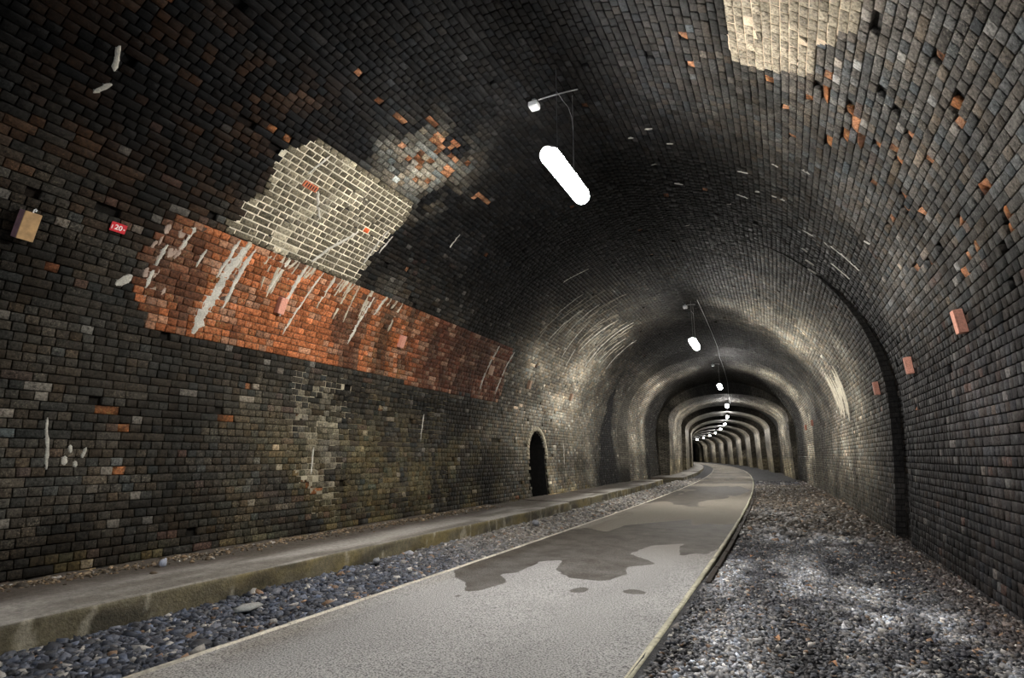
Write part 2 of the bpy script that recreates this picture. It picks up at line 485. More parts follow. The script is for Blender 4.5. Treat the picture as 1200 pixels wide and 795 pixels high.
# ------------------------------------------------------------------ lining: bricks
PITCH_S = 0.0905
rows = []
for zi in range(5):
    z = ZONES[zi]; L = PROF[zi]['L']
    ta, tb = max(z[0], 0.6), min(z[1], T_BRICK)
    nrow = int(L / PITCH_S); ps = L / nrow
    for r in range(nrow):
        sm = (r + 0.5) * ps
        left = sm < 6.5
        u = rng.random()
        head = 0.1225; stre = 0.245
        n_est = int((tb - ta) / head) + 3
        if left:
            kind = 'h' if u < 0.50 else ('s' if u < 0.60 else 'm')
        else:
            kind = 'h' if u < 0.55 else ('s' if u < 0.62 else 'm')
        if kind == 'h': l = np.full(n_est, head)
        elif kind == 's': l = np.full(n_est, stre)
        else: l = np.where(rng.random(n_est) < (0.32 if left else 0.15), stre, head)
        l = l * (1 + rng.normal(0, 0.035, n_est))
        e = ta - rng.random() * 0.12 + np.concatenate([[0], np.cumsum(l)])
        e = e[e < tb - 0.05]
        t0 = np.maximum(e, ta); t1 = np.append(e[1:], tb)
        rows.append(np.stack([np.full(len(t0), zi), t0, t1, np.full(len(t0), r * ps), np.full(len(t0), (r + 1) * ps)], 1))
B = np.concatenate(rows)
B = B[(B[:, 2] - B[:, 1]) > 0.03]
zi_ = B[:, 0].astype(int)
Lz = np.array([p['L'] for p in PROF])[zi_]
tc = (B[:, 1] + B[:, 2]) / 2; scn = (B[:, 3] + B[:, 4]) / 2; se = scn * S_TOT / Lz
nb = len(B)
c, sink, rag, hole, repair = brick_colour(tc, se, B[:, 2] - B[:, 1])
for (ht, hs) in HOLES:
    d = np.abs(tc - ht) / 0.16 + np.abs(se - hs) / 0.06; hole[d.argmin()] = True
for (ht, hs) in ORANGE:
    i = (np.abs(tc - ht) / 0.16 + np.abs(se - hs) / 0.06).argmin()
    if 4 < ht < 7 and 4.9 < hs < 5.4: c[i] = lin(196, 92, 52); sink[i] = 0.006; continue
    c[i] = lin(160, 104, 66) * rng.uniform(0.5, 0.9); sink[i] = -0.016; rag[i] = 0.014; hole[i] = False
nm = niche_mask(tc, se)
# brick ring over the niche is separate; leave its place open
keep = ~hole & ~nm
B, zi_, tc, scn, se, c, sink, rag = B[keep], zi_[keep], tc[keep], scn[keep], se[keep], c[keep], sink[keep], rag[keep]
nb = len(B)
g = 0.0036 + 0.0014 * rng.random(nb)                        # half joint
g = np.where(inpoly(tc, se, WHITE), 0.0085, g)
ch = 0.003 + 0.003 * rng.random(nb)
t0, t1, s0, s1 = B[:, 1] + g, B[:, 2] - g, B[:, 3] + g, B[:, 4] - g
cor_t = np.stack([t0, t1, t1, t0], 1); cor_s = np.stack([s0, s0, s1, s1], 1)
sgn_t = np.array([1, -1, -1, 1]); sgn_s = np.array([1, 1, -1, -1])
jt = rng.normal(0, 0.0018, (nb, 4)); js = rng.normal(0, 0.0014, (nb, 4))
front = sink[:, None] + rng.normal(0, 1, (nb, 4)) * rag[:, None]
rim_n = front - 0.004
VB = np.empty((nb, 12, 3))
cc = [np.array([p for p in [0]])]
def at_all(S, T, NN):
    out = np.empty(S.shape + (3,))
    for k in range(5):
        m = zi_ == k
        if m.any(): out[m] = at(k, S[m], T[m], NN[m])
    return out
VB[:, 0:4] = at_all(cor_s + js * 0.5, cor_t + jt * 0.5, np.full((nb, 4), -DEPTH - 0.004))
VB[:, 4:8] = at_all(cor_s + js, cor_t + jt, np.maximum(rim_n, -0.04))
VB[:, 8:12] = at_all(cor_s + js + sgn_s * ch[:, None], cor_t + jt + sgn_t * ch[:, None], np.maximum(front, -0.036))
FB = np.array([[8, 9, 10, 11]] + [[4 + i, 4 + (i + 1) % 4, 8 + (i + 1) % 4, 8 + i] for i in range(4)]
              + [[i, (i + 1) % 4, 4 + (i + 1) % 4, 4 + i] for i in range(4)])
CB = np.repeat(c[:, None, :], 12, 1)
_bk = np.nonzero(rag > 0.01)[0]                             # broken bricks: soot left on part of the face
CB[_bk, 8:12] *= np.where(rng.random((len(_bk), 4, 1)) < 0.4, 0.2, 1.0)
CB[:, 0:4] *= 0.55
CB[:, 4:8] *= 0.92
# which show largest in the photograph's view
rv, uv_, fv = np.array(_r), np.array(_u), np.array(cam_f)
fc = VB[:, 8:12]
d = fc - np.array([0, 0, CAM_H])
zz = d @ fv
px = 600 + FPX * (d @ rv) / np.maximum(zz, 0.05); py = 397.5 - FPX * (d @ uv_) / np.maximum(zz, 0.05)
area = 0.5 * np.abs((px[:, 2] - px[:, 0]) * (py[:, 3] - py[:, 1]) - (px[:, 3] - px[:, 1]) * (py[:, 2] - py[:, 0]))
inside = (zz.min(1) > 0.1) & (px.mean(1) > 2) & (px.mean(1) < 1198) & (py.mean(1) > 2) & (py.mean(1) < 793)
area = np.where(inside, area, 0)
part_of = np.where(scn < S1 * np.array([p['L'] for p in PROF])[zi_] / S_TOT, 0,
                   np.where(scn > np.array([p['L'] for p in PROF])[zi_] - S1 * np.array([p['L'] for p in PROF])[zi_] / S_TOT, 2, 1))
for pi, part in enumerate(('wall_left', 'ceiling', 'wall_right')):
    idx = np.nonzero(part_of == pi)[0]
    big = idx[np.argsort(-area[idx])[:300]]
    rest = np.setdiff1d(idx, big)
    for i in big:
        o0 = VB[i, 0:4].mean(0)
        me = make_mesh('brick', VB[i] - o0, FB, CB[i], MAT_BRICK)
        o = link('brick', me, STRUCT[part])
        o.location = o0
    m = len(rest)
    lod = rest[tc[rest] > 26]; nr = rest[tc[rest] <= 26]
    V = np.concatenate([VB[nr].reshape(-1, 3), VB[lod][:, :8].reshape(-1, 3)])
    C_ = np.concatenate([CB[nr].reshape(-1, 3), np.repeat(c[lod][:, None, :], 8, 1).reshape(-1, 3)])
    F1 = (FB[None] + (np.arange(len(nr)) * 12)[:, None, None]).reshape(-1, 4)
    fl_ = np.array([[4, 5, 6, 7]] + [[i, (i + 1) % 4, 4 + (i + 1) % 4, 4 + i] for i in range(4)])
    F2 = (fl_[None] + (np.arange(len(lod)) * 8)[:, None, None]).reshape(-1, 4) + len(nr) * 12
    link('brickwork', make_mesh('brickwork', V, np.concatenate([F1, F2]), C_, MAT_BRICK), STRUCT[part], kind='stuff')

# flush pale pointing where the lining was repaired
def pointing(poly, parent, colr, zi=0, n=-0.0035, res=0.025, hole_thr=0.80, seed=0.0):
    p = np.array(poly)
    tv = np.arange(max(p[:, 0].min() - 0.1, 0.7), p[:, 0].max() + 0.1, res); sv = np.arange(p[:, 1].min() - 0.1, p[:, 1].max() + 0.1, res)
    T, S = np.meshgrid(tv, sv, indexing='ij')
    wv = 0.22 * (fbm(T * 4 + seed, S * 4, 3) - 0.5)
    ins = inpoly(T + wv, S + wv * 0.25, poly) & (fbm(T * 7 + seed, S * 7 + 3, 3) < hole_thr)
    nn = n + 0.004 * (fbm(T * 20, S * 20, 2) - 0.5)
    V = at(zi, S.ravel(), T.ravel(), nn.ravel())
    f = grid_faces(len(tv), len(sv)); f = f[ins.ravel()[f].all(1)]
    cx_ = np.asarray(colr)[None] * np.exp(1.2 * (fbm(T * 6, S * 6, 3).ravel() - 0.5))[:, None]
    return link('pointing', make_mesh('pointing', V, f, cx_, MAT_LIME_GLINT), parent, kind='stuff')
pointing(WHITE, STRUCT['ceiling'], lin(214, 206, 184))
pointing(TOPW, STRUCT['ceiling'], lin(196, 176, 150), n=-0.002)
pointing([(6.1, 2.75), (7.4, 2.75), (7.5, 1.9), (7.1, 0.5), (6.5, 0.6), (6.0, 1.6)], STRUCT['wall_left'], lin(150, 142, 122), n=-0.006, hole_thr=0.55, seed=4)
pointing([(7.4, 2.8), (10.6, 2.75), (10.4, 0.5), (7.3, 0.5)], STRUCT['wall_left'], lin(116, 106, 80), n=-0.009, hole_thr=0.55, seed=9)
pointing(RED, STRUCT['wall_left'], lin(74, 56, 44), n=-0.008, hole_thr=0.8, seed=2)

# lime run down from the joints; also draws painted glints
def streak(t0, s0, t1, s1, wd, parent, colr=(0.52, 0.50, 0.44), n=0.009, ragged=1.0, zi=None):
    zi = zone_of((t0 + t1) / 2) if zi is None else zi
    L = math.hypot(t1 - t0, s1 - s0)
    k = max(6, int(L / 0.03)); m = 7
    q = np.linspace(0, 1, k)
    sd = random.random() * 50
    mid_t = t0 + (t1 - t0) * q + 0.05 * ragged * (fbm(q * L * 4 + sd, q * 0 + sd, 3) - 0.5)
    mid_s = s0 + (s1 - s0) * q
    hw = wd / 2 * (0.55 + 0.9 * fbm(q * L * 9 + sd, q * 0 + 3, 3)) * np.minimum(1, np.minimum(q, 1 - q) * 6 + 0.25)
    dt, ds = (t1 - t0) / L, (s1 - s0) / L
    a = np.linspace(-1, 1, m)
    edge = 1 + 0.8 * ragged * (vnoise(q[:, None] * L * 26 + sd, a[None] * 2 + sd) - 0.5)
    T = mid_t[:, None] + (-ds) * a[None] * hw[:, None] * edge
    S = mid_s[:, None] + (dt) * a[None] * hw[:, None] * edge
    nn = n - 0.022 * np.abs(a[None]) ** 4 + 0.006 * (vnoise(T * 30, S * 30) - 0.5)
    V = at(zi, S.ravel(), T.ravel(), nn.ravel())
    cl = np.asarray(colr)[None] * np.exp(0.7 * (fbm(T * 14, S * 14, 3).ravel() - 0.5))[:, None]
    return link('lime_glint_streak', make_mesh('lime_glint_streak', V, grid_faces(k, m), cl, MAT_LIME_GLINT, smooth=True), parent)
WL, CE, WR = STRUCT['wall_left'], STRUCT['ceiling'], STRUCT['wall_right']
for a in [(4.74, 4.24, 4.42, 2.95, 0.20), (4.86, 4.22, 4.72, 3.35, 0.08), (4.62, 4.26, 4.5, 3.7, 0.06), (5.45, 4.26, 5.30, 3.75, 0.07), (5.75, 4.26, 5.62, 3.45, 0.08), (6.1, 4.26, 5.75, 3.2, 0.045),
          (6.35, 4.26, 6.25, 3.8, 0.06), (4.02, 4.2, 3.95, 3.9, 0.07), (3.80, 3.9, 3.72, 3.35, 0.06), (3.55, 3.45, 3.42, 3.3, 0.14), (7.35, 4.2, 7.1, 3.3, 0.07), (7.6, 4.24, 7.5, 3.9, 0.06),
          (12.2, 4.2, 11.9, 3.05, 0.09), (13.1, 4.2, 12.75, 3.0, 0.07), (4.25, 4.0, 4.2, 3.75, 0.05), (3.03, 1.84, 3.07, 1.34, 0.045), (3.22, 1.47, 3.23, 1.38, 0.06), (3.25, 1.58, 3.26, 1.50, 0.04), (3.31, 1.42, 3.32, 1.36, 0.05), (3.41, 1.56, 3.38, 1.45, 0.05), (9.6, 2.3, 9.5, 1.75, 0.03),
          (6.6, 1.6, 6.55, 1.2, 0.03), (18.1, 1.9, 18.0, 1.2, 0.05)]:
    streak(*a, WL)
for a in [(5.55, 4.95, 5.25, 5.3, 0.05), (6.28, 5.06, 5.78, 4.34, 0.075), (4.95, 5.42, 5.05, 5.78, 0.05), (6.75, 4.6, 6.8, 5.35, 0.04), (6.92, 4.9, 6.95, 5.25, 0.03),
          (14.6, 4.9, 14.9, 6.2, 0.07), (15.4, 5.2, 15.3, 6.6, 0.05), (16.2, 4.6, 16.0, 6.0, 0.06), (17.2, 5.0, 17.4, 6.4, 0.07), (18.6, 4.6, 18.5, 6.9, 0.06), (13.9, 5.6, 13.95, 6.5, 0.04),
          (19.5, 5.1, 19.7, 6.3, 0.05), (16.9, 4.4, 16.8, 5.0, 0.06), (20.8, 4.9, 20.7, 6.5, 0.06), (12.6, 6.4, 12.7, 7.1, 0.03), (8.3, 5.6, 8.25, 5.9, 0.03),
          (2.52, 5.06, 2.62, 5.22, 0.07), (2.58, 5.34, 2.5, 5.58, 0.06), (9.6, 12.4, 9.5, 13.0, 0.03), (10.3, 12.5, 10.2, 12.9, 0.03), (8.4, 12.9, 8.3, 13.0, 0.05)]:
    streak(*a, CE)
for k in range(46):                                        # lime and lamp gloss on the left haunch, both drawn as pale streaks
    tt_ = 13.6 + rng.random() * 6.8; sc_ = 4.4 + rng.random() * 2.0
    streak(tt_, sc_, tt_ + rng.normal(0, 0.08), sc_ + 0.25 + rng.random() * 0.9, 0.02 + 0.045 * rng.random() ** 2, CE, colr=lin(160, 154, 138))
for k in range(18):                                        # glossy glints painted as pale flecks on the right of the vault
    tt_ = 7.4 + rng.random() * 4.2; sc_ = 9.0 + rng.random() * 3.6
    streak(tt_, sc_, tt_ + rng.normal(0, 0.03), sc_ + 0.06 + rng.random() * 0.16, 0.02 + 0.03 * rng.random(), CE, colr=lin(160, 158, 150), zi=0)
for k in range(34):                                        # fringe of drips under the white pointing
    tt_ = 4.5 + rng.random() * 3.6
    streak(tt_, 4.28, tt_ - 0.02 - 0.1 * rng.random(), 4.22 - 0.1 - 0.5 * rng.random() ** 2, 0.03 + 0.05 * rng.random(), WL, colr=lin(176, 168, 150), n=0.008)
for k in range(14):
    tt_ = 3.62 + rng.random() * 0.35; sc_ = 3.2 + rng.random() * 0.9
    streak(tt_, sc_ + 0.12, tt_ - 0.03, sc_, 0.04 + 0.06 * rng.random(), WL, colr=lin(168, 148, 134), n=0.007)
for k in range(56):
    tt_ = 16.8 + rng.random() * 2.3; sc_ = 13.4 + rng.random() * 0.8
    streak(tt_, sc_, tt_ + 0.05, sc_ + 0.35 + rng.random() * 0.6, 0.09 + 0.14 * rng.random(), WR, colr=lin(196, 188, 168), zi=2)

# niche (refuge) let into the left wall
def build_niche():
    k = 26
    zsp = 1.35
    pts = [(-NICHE_HW, 0.10), (-NICHE_HW, 0.7), (-NICHE_HW, zsp)]
    for a in np.linspace(math.pi, 0, 15)[1:-1]:
        pts.append((NICHE_HW * math.cos(a), zsp + (NICHE_Z - zsp) * math.sin(a)))
    pts += [(NICHE_HW, zsp), (NICHE_HW, 0.7), (NICHE_HW, 0.10)]
    pts = np.array(pts)
    P = PROF[2]
    half = P['s'] < S_TOT / 2
    Xw = np.interp(pts[:, 1], P['Z'][half], P['X'][half])
    V, F = [], []
    ny = len(pts)
    for dx in (0.0, -0.25, -0.5, -0.75):
        V.append(world(Xw - 0.02 + dx, NICHE_T + pts[:, 0], pts[:, 1]))
    F = [grid_faces(4, ny)]
    V = np.concatenate(V)
    # back wall: fan of the last ring
    cb = world(Xw.mean() - 0.77, NICHE_T, 0.9)
    V = np.concatenate([V, cb[None]])
    ci = len(V) - 1
    bf = np.array([[3 * ny + i, 3 * ny + i + 1, ci, ci] for i in range(ny - 1)])
    me = bpy.data.meshes.new('niche')
    me.from_pydata([tuple(v) for v in V], [], [tuple(f) for f in F[0]] + [tuple(b[:3]) for b in bf] + [(3 * ny, ci, 4 * ny - 1), (0, ny, 2 * ny, 3 * ny, 4 * ny - 1, 3 * ny - 1, 2 * ny - 1, ny - 1)])
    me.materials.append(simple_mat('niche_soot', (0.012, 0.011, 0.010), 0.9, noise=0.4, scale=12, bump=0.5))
    link('refuge_niche', me, WL)
    # header bricks on edge round the arch
    aa = np.linspace(math.radians(190), math.radians(-10), 27)
    for a0, a1 in zip(aa, aa[1:]):
        vs = []
        for n_ in (-0.06, 0.022):
            for (a, rr) in ((a0 - 0.012, 0.0), (a1 + 0.012, 0.0), (a1 + 0.012, 0.115), (a0 - 0.012, 0.115)):
                y = (NICHE_HW + rr) * math.cos(a); z_ = zsp + (NICHE_Z - zsp + rr) * math.sin(a)
                x_ = np.interp(z_, P['Z'][half], P['X'][half])
                vs.append(world(x_ + n_, NICHE_T + y, z_))
        vs = np.array(vs); o0 = vs[:4].mean(0)
        f = [[4, 5, 6, 7], [0, 1, 5, 4], [1, 2, 6, 5], [2, 3, 7, 6], [3, 0, 4, 7]]
        o = link('arch_brick', make_mesh('arch_brick', vs - o0, f, np.tile(lin(176, 168, 146) * random.uniform(0.7, 1.2), (8, 1)), MAT_BRICK), WL)
        o.location = o0
build_niche()

# ------------------------------------------------------------------ floor, road, ledge
X_PF, X_RL, X_RR = -4.91, -3.71, -1.016
def sheet(name, xs, tv, zf, cf, mat, parent=None, **props):
    T, X = np.meshgrid(tv, xs, indexing='ij')
    V = world(X.ravel(), T.ravel(), zf(X, T).ravel())
    f = grid_faces(len(tv), len(xs))[:, ::-1]
    return link(name, make_mesh(name, V, f, cf(X.ravel(), T.ravel()), mat, smooth=True), parent, **props)
def verge_z(X, T):
    return -0.055 + 0.035 * sstep(0.6, 1.6, X) + 0.052 * np.exp(-np.maximum(X - X_RR, 0) / 0.22) * (1 - sstep(6.0, 8.0, T)) + 0.03 * (fbm(X * 1.3, T * 1.3, 3) - 0.5)
def strip_z(X, T):
    return -0.045 + 0.015 * sstep(0, 1, (-(X) - 4.15) / 0.7) + 0.02 * (fbm(X * 2, T * 2, 2) - 0.5)
PALE = [(-0.55, 4.1, 0.30, 1.5), (0.55, 4.6, 0.30, 2.4), (0.0, 8.1, 0.28, 1.6), (0.55, 7.4, 0.28, 1.3), (-0.75, 7.8, 0.18, 1.4), (1.0, 5.0, 0.22, 1.6), (-0.3, 11.5, 0.4, 1.2), (0.5, 10.6, 0.4, 1.0), (-0.2, 15, 0.7, 2.0)]
def verge_tone(X, T):
    k = np.zeros(np.shape(X))
    for (x, t_, a, b) in PALE:
        k = np.maximum(k, np.exp(-(((X - x) / a) ** 2 + ((T - t_) / b) ** 2)))
    k = k * sstep(0.28, 0.6, fbm(X * 2.4 + 3, T * 1.6, 3))
    c = np.empty(np.shape(X) + (3,)); c[...] = lin(50, 50, 55)
    c = mix(c, lin(158, 159, 163), np.clip(k * 1.5, 0, 1))
    c = mix(c, lin(40, 40, 44), 0.8 * box(T, 8.8, 9.9, 0.5) * sstep(0.3, 0.55, fbm(X * 2, T, 2)))
    c = mix(c, lin(96, 84, 66), 0.55 * box(T, 11.5, 30, 2))
    c = mix(c, lin(84, 70, 58), 0.4 * sstep(0.9, 1.5, X))
    return c * np.exp(1.2 * (fbm(X * 1.5 + 8, T * 1.5, 3) - 0.5))[..., None]
tv_all = np.concatenate([np.arange(-17, 40, 0.1), np.arange(40, 176, 0.6)])
sheet('floor', np.linspace(-6.75, 1.9, 30), tv_all, lambda X, T: -0.12 + 0 * X, lambda X, T: np.tile(lin(58, 54, 50), (len(X), 1)), MAT_GROUND, kind='structure')
strip = sheet('gravel_strip', np.linspace(X_PF - 0.06, X_RL, 14), tv_all, strip_z, lambda X, T: np.tile(lin(46, 46, 50), (len(X), 1)) * np.exp(1.0 * (fbm(X * 3, T * 3, 3) - 0.5))[:, None] * 0.8, MAT_GROUND, kind='structure')
strip['label'] = 'strip of grey ballast between the concrete ledge and the path'
verge = sheet('gravel_verge', np.linspace(X_RR, 1.80, 26), tv_all, verge_z, lambda X, T: verge_tone(X, T) * 0.55, MAT_GROUND, kind='structure')
verge['label'] = 'wide bed of grey gravel between the path and the brick wall'

# road surface
WETS = [
 [(395,385),(560,320),(720,265),(800,243),(860,235),(930,252),(1000,228),(1150,215),(1230,207),(1230,290),(1090,300),(1010,330),(1060,345),(1110,365),(1000,375),(1005,400),(930,425),(800,415),(755,385),(780,350),(700,355),(620,395),(560,400),(580,430),(500,455),(430,465),(440,430),(400,410)],
 [(795,458),(850,445),(880,452),(850,466),(800,466)], [(850,440),(875,433),(888,436),(870,445)], [(985,457),(1030,453),(1080,460),(1060,470),(1000,468)],
 [(1190,335),(1190,300),(1290,270),(1340,225),(1440,215),(1470,230),(1400,285),(1330,305),(1280,330),(1250,325)],
 [(1240,285),(1150,280),(1200,235),(1280,222),(1330,225),(1300,262)],
 [(1290,100),(1400,90),(1440,105),(1390,125),(1300,120)],
 [(370,488),(425,468),(445,460),(420,478)]]
def px_to_road(u, v):
    dd = np.array(cam_f) + np.array(_r) * (u - 600) / FPX - np.array(_u) * (v - 397.5) / FPX
    P = np.array([0, 0, CAM_H]) - dd * CAM_H / dd[2]
    return math.hypot(P[0] + R, P[1]) - R, math.atan2(P[1], P[0] + R) * R
WETS = [[px_to_road(400 + a / 3, 540 + b / 3) for a, b in p] for p in WETS]
def blur(A, k):
    for ax in (0, 1):
        for _ in range(2):
            A = sum(np.roll(A, i, ax) for i in range(-k, k + 1)) / (2 * k + 1)
    return A
def build_road():
    xs = np.linspace(X_RL, X_RR, 84)
    tv = np.concatenate([np.arange(-17, 1.4, 0.3), np.arange(1.4, 14, 0.035), np.arange(14, 40, 0.12), np.arange(40, 176, 0.6)])
    T, X = np.meshgrid(tv, xs, indexing='ij')
    wet = np.zeros(T.shape)
    for p in WETS:
        wet = np.maximum(wet, inpoly(X, T, p).astype(float))
    wet = blur(wet, 1)
    far = sstep(14, 18, T)
    wet = np.maximum(wet, far * sstep(0.50, 0.60, fbm(X * 0.8 + 5, T * 0.35, 3)) * 0.9)
    c = np.empty(T.shape + (3,)); c[...] = lin(168, 167, 166)
    c = c * np.exp(0.5 * (fbm(X * 1.2, T * 0.8, 4) - 0.5))[..., None]
    c = mix(c, lin(142, 132, 114), 0.75 * sstep(6.5, 11, T))
    c = mix(c, lin(110, 100, 88), 0.5 * (1 - sstep(0.1, 0.55, X - X_RL)) * sstep(0.35, 0.6, fbm(X * 3 + 4, T * 0.9, 3)))
    c = mix(c, lin(172, 166, 154), 0.6 * np.exp(-((X - X_RL - 0.1) / 0.12) ** 2) * (fbm(X * 4, T * 2, 3)))
    Z = 0.012 * (1 - ((X - (X_RL + X_RR) / 2) / 1.35) ** 2) + 0.004 * (fbm(X * 3, T * 3, 2) - 0.5) - 0.008
    col = np.concatenate([c.reshape(-1, 3), wet.reshape(-1, 1)], 1)
    m, nt, p = new_mat('asphalt')
    L = nt.links.new
    at_ = N(nt, 'ShaderNodeAttribute', attribute_name='Col')
    g_ = N(nt, 'ShaderNodeNewGeometry')
    n1 = N(nt, 'ShaderNodeTexNoise', i_Scale=80.0, i_Detail=3.0, i_Roughness=0.6); L(g_.outputs['Position'], n1.inputs['Vector'])
    v1 = N(nt, 'ShaderNodeTexVoronoi', i_Scale=95.0); L(g_.outputs['Position'], v1.inputs['Vector'])
    n2 = N(nt, 'ShaderNodeTexNoise', i_Scale=7.0, i_Detail=6.0); L(g_.outputs['Position'], n2.inputs['Vector'])
    mr = N(nt, 'ShaderNodeMapRange'); mr.inputs['From Min'].default_value = 0.36; mr.inputs['From Max'].default_value = 0.56
    mr.inputs['To Min'].default_value = 0.22; mr.inputs['To Max'].default_value = 1.12
    L(n1.outputs['Fac'], mr.inputs['Value'])
    mx = N(nt, 'ShaderNodeMix', data_type='RGBA', blend_type='MULTIPLY'); mx.inputs[0].default_value = 1
    L(at_.outputs['Color'], mx.inputs[6]); L(mr.outputs['Result'], mx.inputs[7])
    # crisp edge of the damp patches
    ad = N(nt, 'ShaderNodeMath', operation='MULTIPLY_ADD'); L(n2.outputs['Fac'], ad.inputs[0]); ad.inputs[1].default_value = 0.7; L(at_.outputs['Alpha'], ad.inputs[2])
    wr = N(nt, 'ShaderNodeMapRange'); wr.inputs['From Min'].default_value = 0.78; wr.inputs['From Max'].default_value = 0.90; L(ad.outputs['Value'], wr.inputs['Value'])
    n5 = N(nt, 'ShaderNodeTexNoise', i_Scale=2.6, i_Detail=5.0, i_Roughness=0.7); L(g_.outputs['Position'], n5.inputs['Vector'])
    mr5 = N(nt, 'ShaderNodeMapRange'); mr5.inputs['From Min'].default_value = 0.34; mr5.inputs['From Max'].default_value = 0.6
    mr5.inputs['To Min'].default_value = 1.0; mr5.inputs['To Max'].default_value = 0.75; L(n5.outputs['Fac'], mr5.inputs['Value'])
    wmul = N(nt, 'ShaderNodeMath', operation='MULTIPLY'); L(wr.outputs['Result'], wmul.inputs[0]); L(mr5.outputs['Result'], wmul.inputs[1])
    wm = N(nt, 'ShaderNodeMix', data_type='RGBA', blend_type='MULTIPLY'); L(wmul.outputs['Value'], wm.inputs[0])
    L(mx.outputs[2], wm.inputs[6]); wm.inputs[7].default_value = (0.17, 0.142, 0.112, 1)
    L(wm.outputs[2], p.inputs['Base Color'])
    rr = N(nt, 'ShaderNodeMapRange'); rr.inputs['To Min'].default_value = 0.9; rr.inputs['To Max'].default_value = 0.68; L(wr.outputs['Result'], rr.inputs['Value'])
    L(rr.outputs['Result'], p.inputs['Roughness'])
    b = N(nt, 'ShaderNodeBump', i_Strength=0.8, i_Distance=0.006); L(v1.outputs['Distance'], b.inputs['Height']); L(b.outputs['Normal'], p.inputs['Normal'])
    V = world(X.ravel(), T.ravel(), Z.ravel())
    o = link('road', make_mesh('road', V, grid_faces(len(tv), len(xs))[:, ::-1], col, m, smooth=True), kind='structure')
    o['label'] = 'pale grey asphalt path with dark damp patches'
build_road()

# pale concrete edgings of the path, in lengths of about 0.9 m
def edging(name, X0, wd, ztop, label, colr, tmax=60):
    par = bpy.data.objects.new(name, None); COL.objects.link(par); par['kind'] = 'structure'; par['label'] = label
    t_ = 0.9
    while t_ < tmax:
        ln = 0.9 if t_ < 25 else 3.0
        q = np.linspace(t_ + 0.002, t_ + ln - 0.002, 5)
        jx = 0.0012 * rng.normal(0, 1, 5)
        zt = ztop + 0.001 * rng.normal(0, 1, 5)
        V = np.concatenate([world(X0 + jx, q, -0.1 + 0 * q), world(X0 + jx, q, zt), world(X0 + wd + jx, q, zt), world(X0 + wd + jx, q, -0.06 + 0 * q)])
        f = grid_faces(4, 5)
        base = colr * random.uniform(0.85, 1.1)
        cl = base[None] * np.exp(rng.normal(0, 0.15, (20, 1)))
        o0 = V.mean(0)
        o = link('edging_strip', make_mesh('edging_strip', V - o0, f, cl, MAT_CONC), par)
        o.location = o0
        t_ += ln
    return par
edging('trim_1', X_RL - 0.035, 0.035, 0.004, 'thin pale edging strip along the ballast side of the path', lin(196, 190, 176))
edging('trim_2', X_RR - 0.015, 0.045, 0.0, 'pale edging strip along the gravel verge side of the path', lin(186, 182, 160))
par = bpy.data.objects.new('trim_3', None); COL.objects.link(par); par['kind'] = 'structure'
par['label'] = 'dark timber edging boards exposed beside the gravel verge'
MAT_TIMBER = simple_mat('dark_timber', tuple(lin(44, 36, 30)), 0.85, noise=0.5, scale=30, bump=0.6)
t_ = 6.6
while t_ < 24:
    ln = random.uniform(0.7, 1.3)
    bm = bmesh.new(); add_box(bm, (0, 0, 0), (0.055, ln - 0.05, 0.10), 0.006)
    o = bm_obj('edging_board', bm, MAT_TIMBER, par)
    o.location = Vector(world(X_RR + 0.10 + random.uniform(0, 0.015), t_ + ln / 2, -0.045))
    o.rotation_euler = (0, 0, (t_ + ln / 2) / R + random.uniform(-0.01, 0.01))
    t_ += ln + random.choice([0.0, 0.02, 0.25])

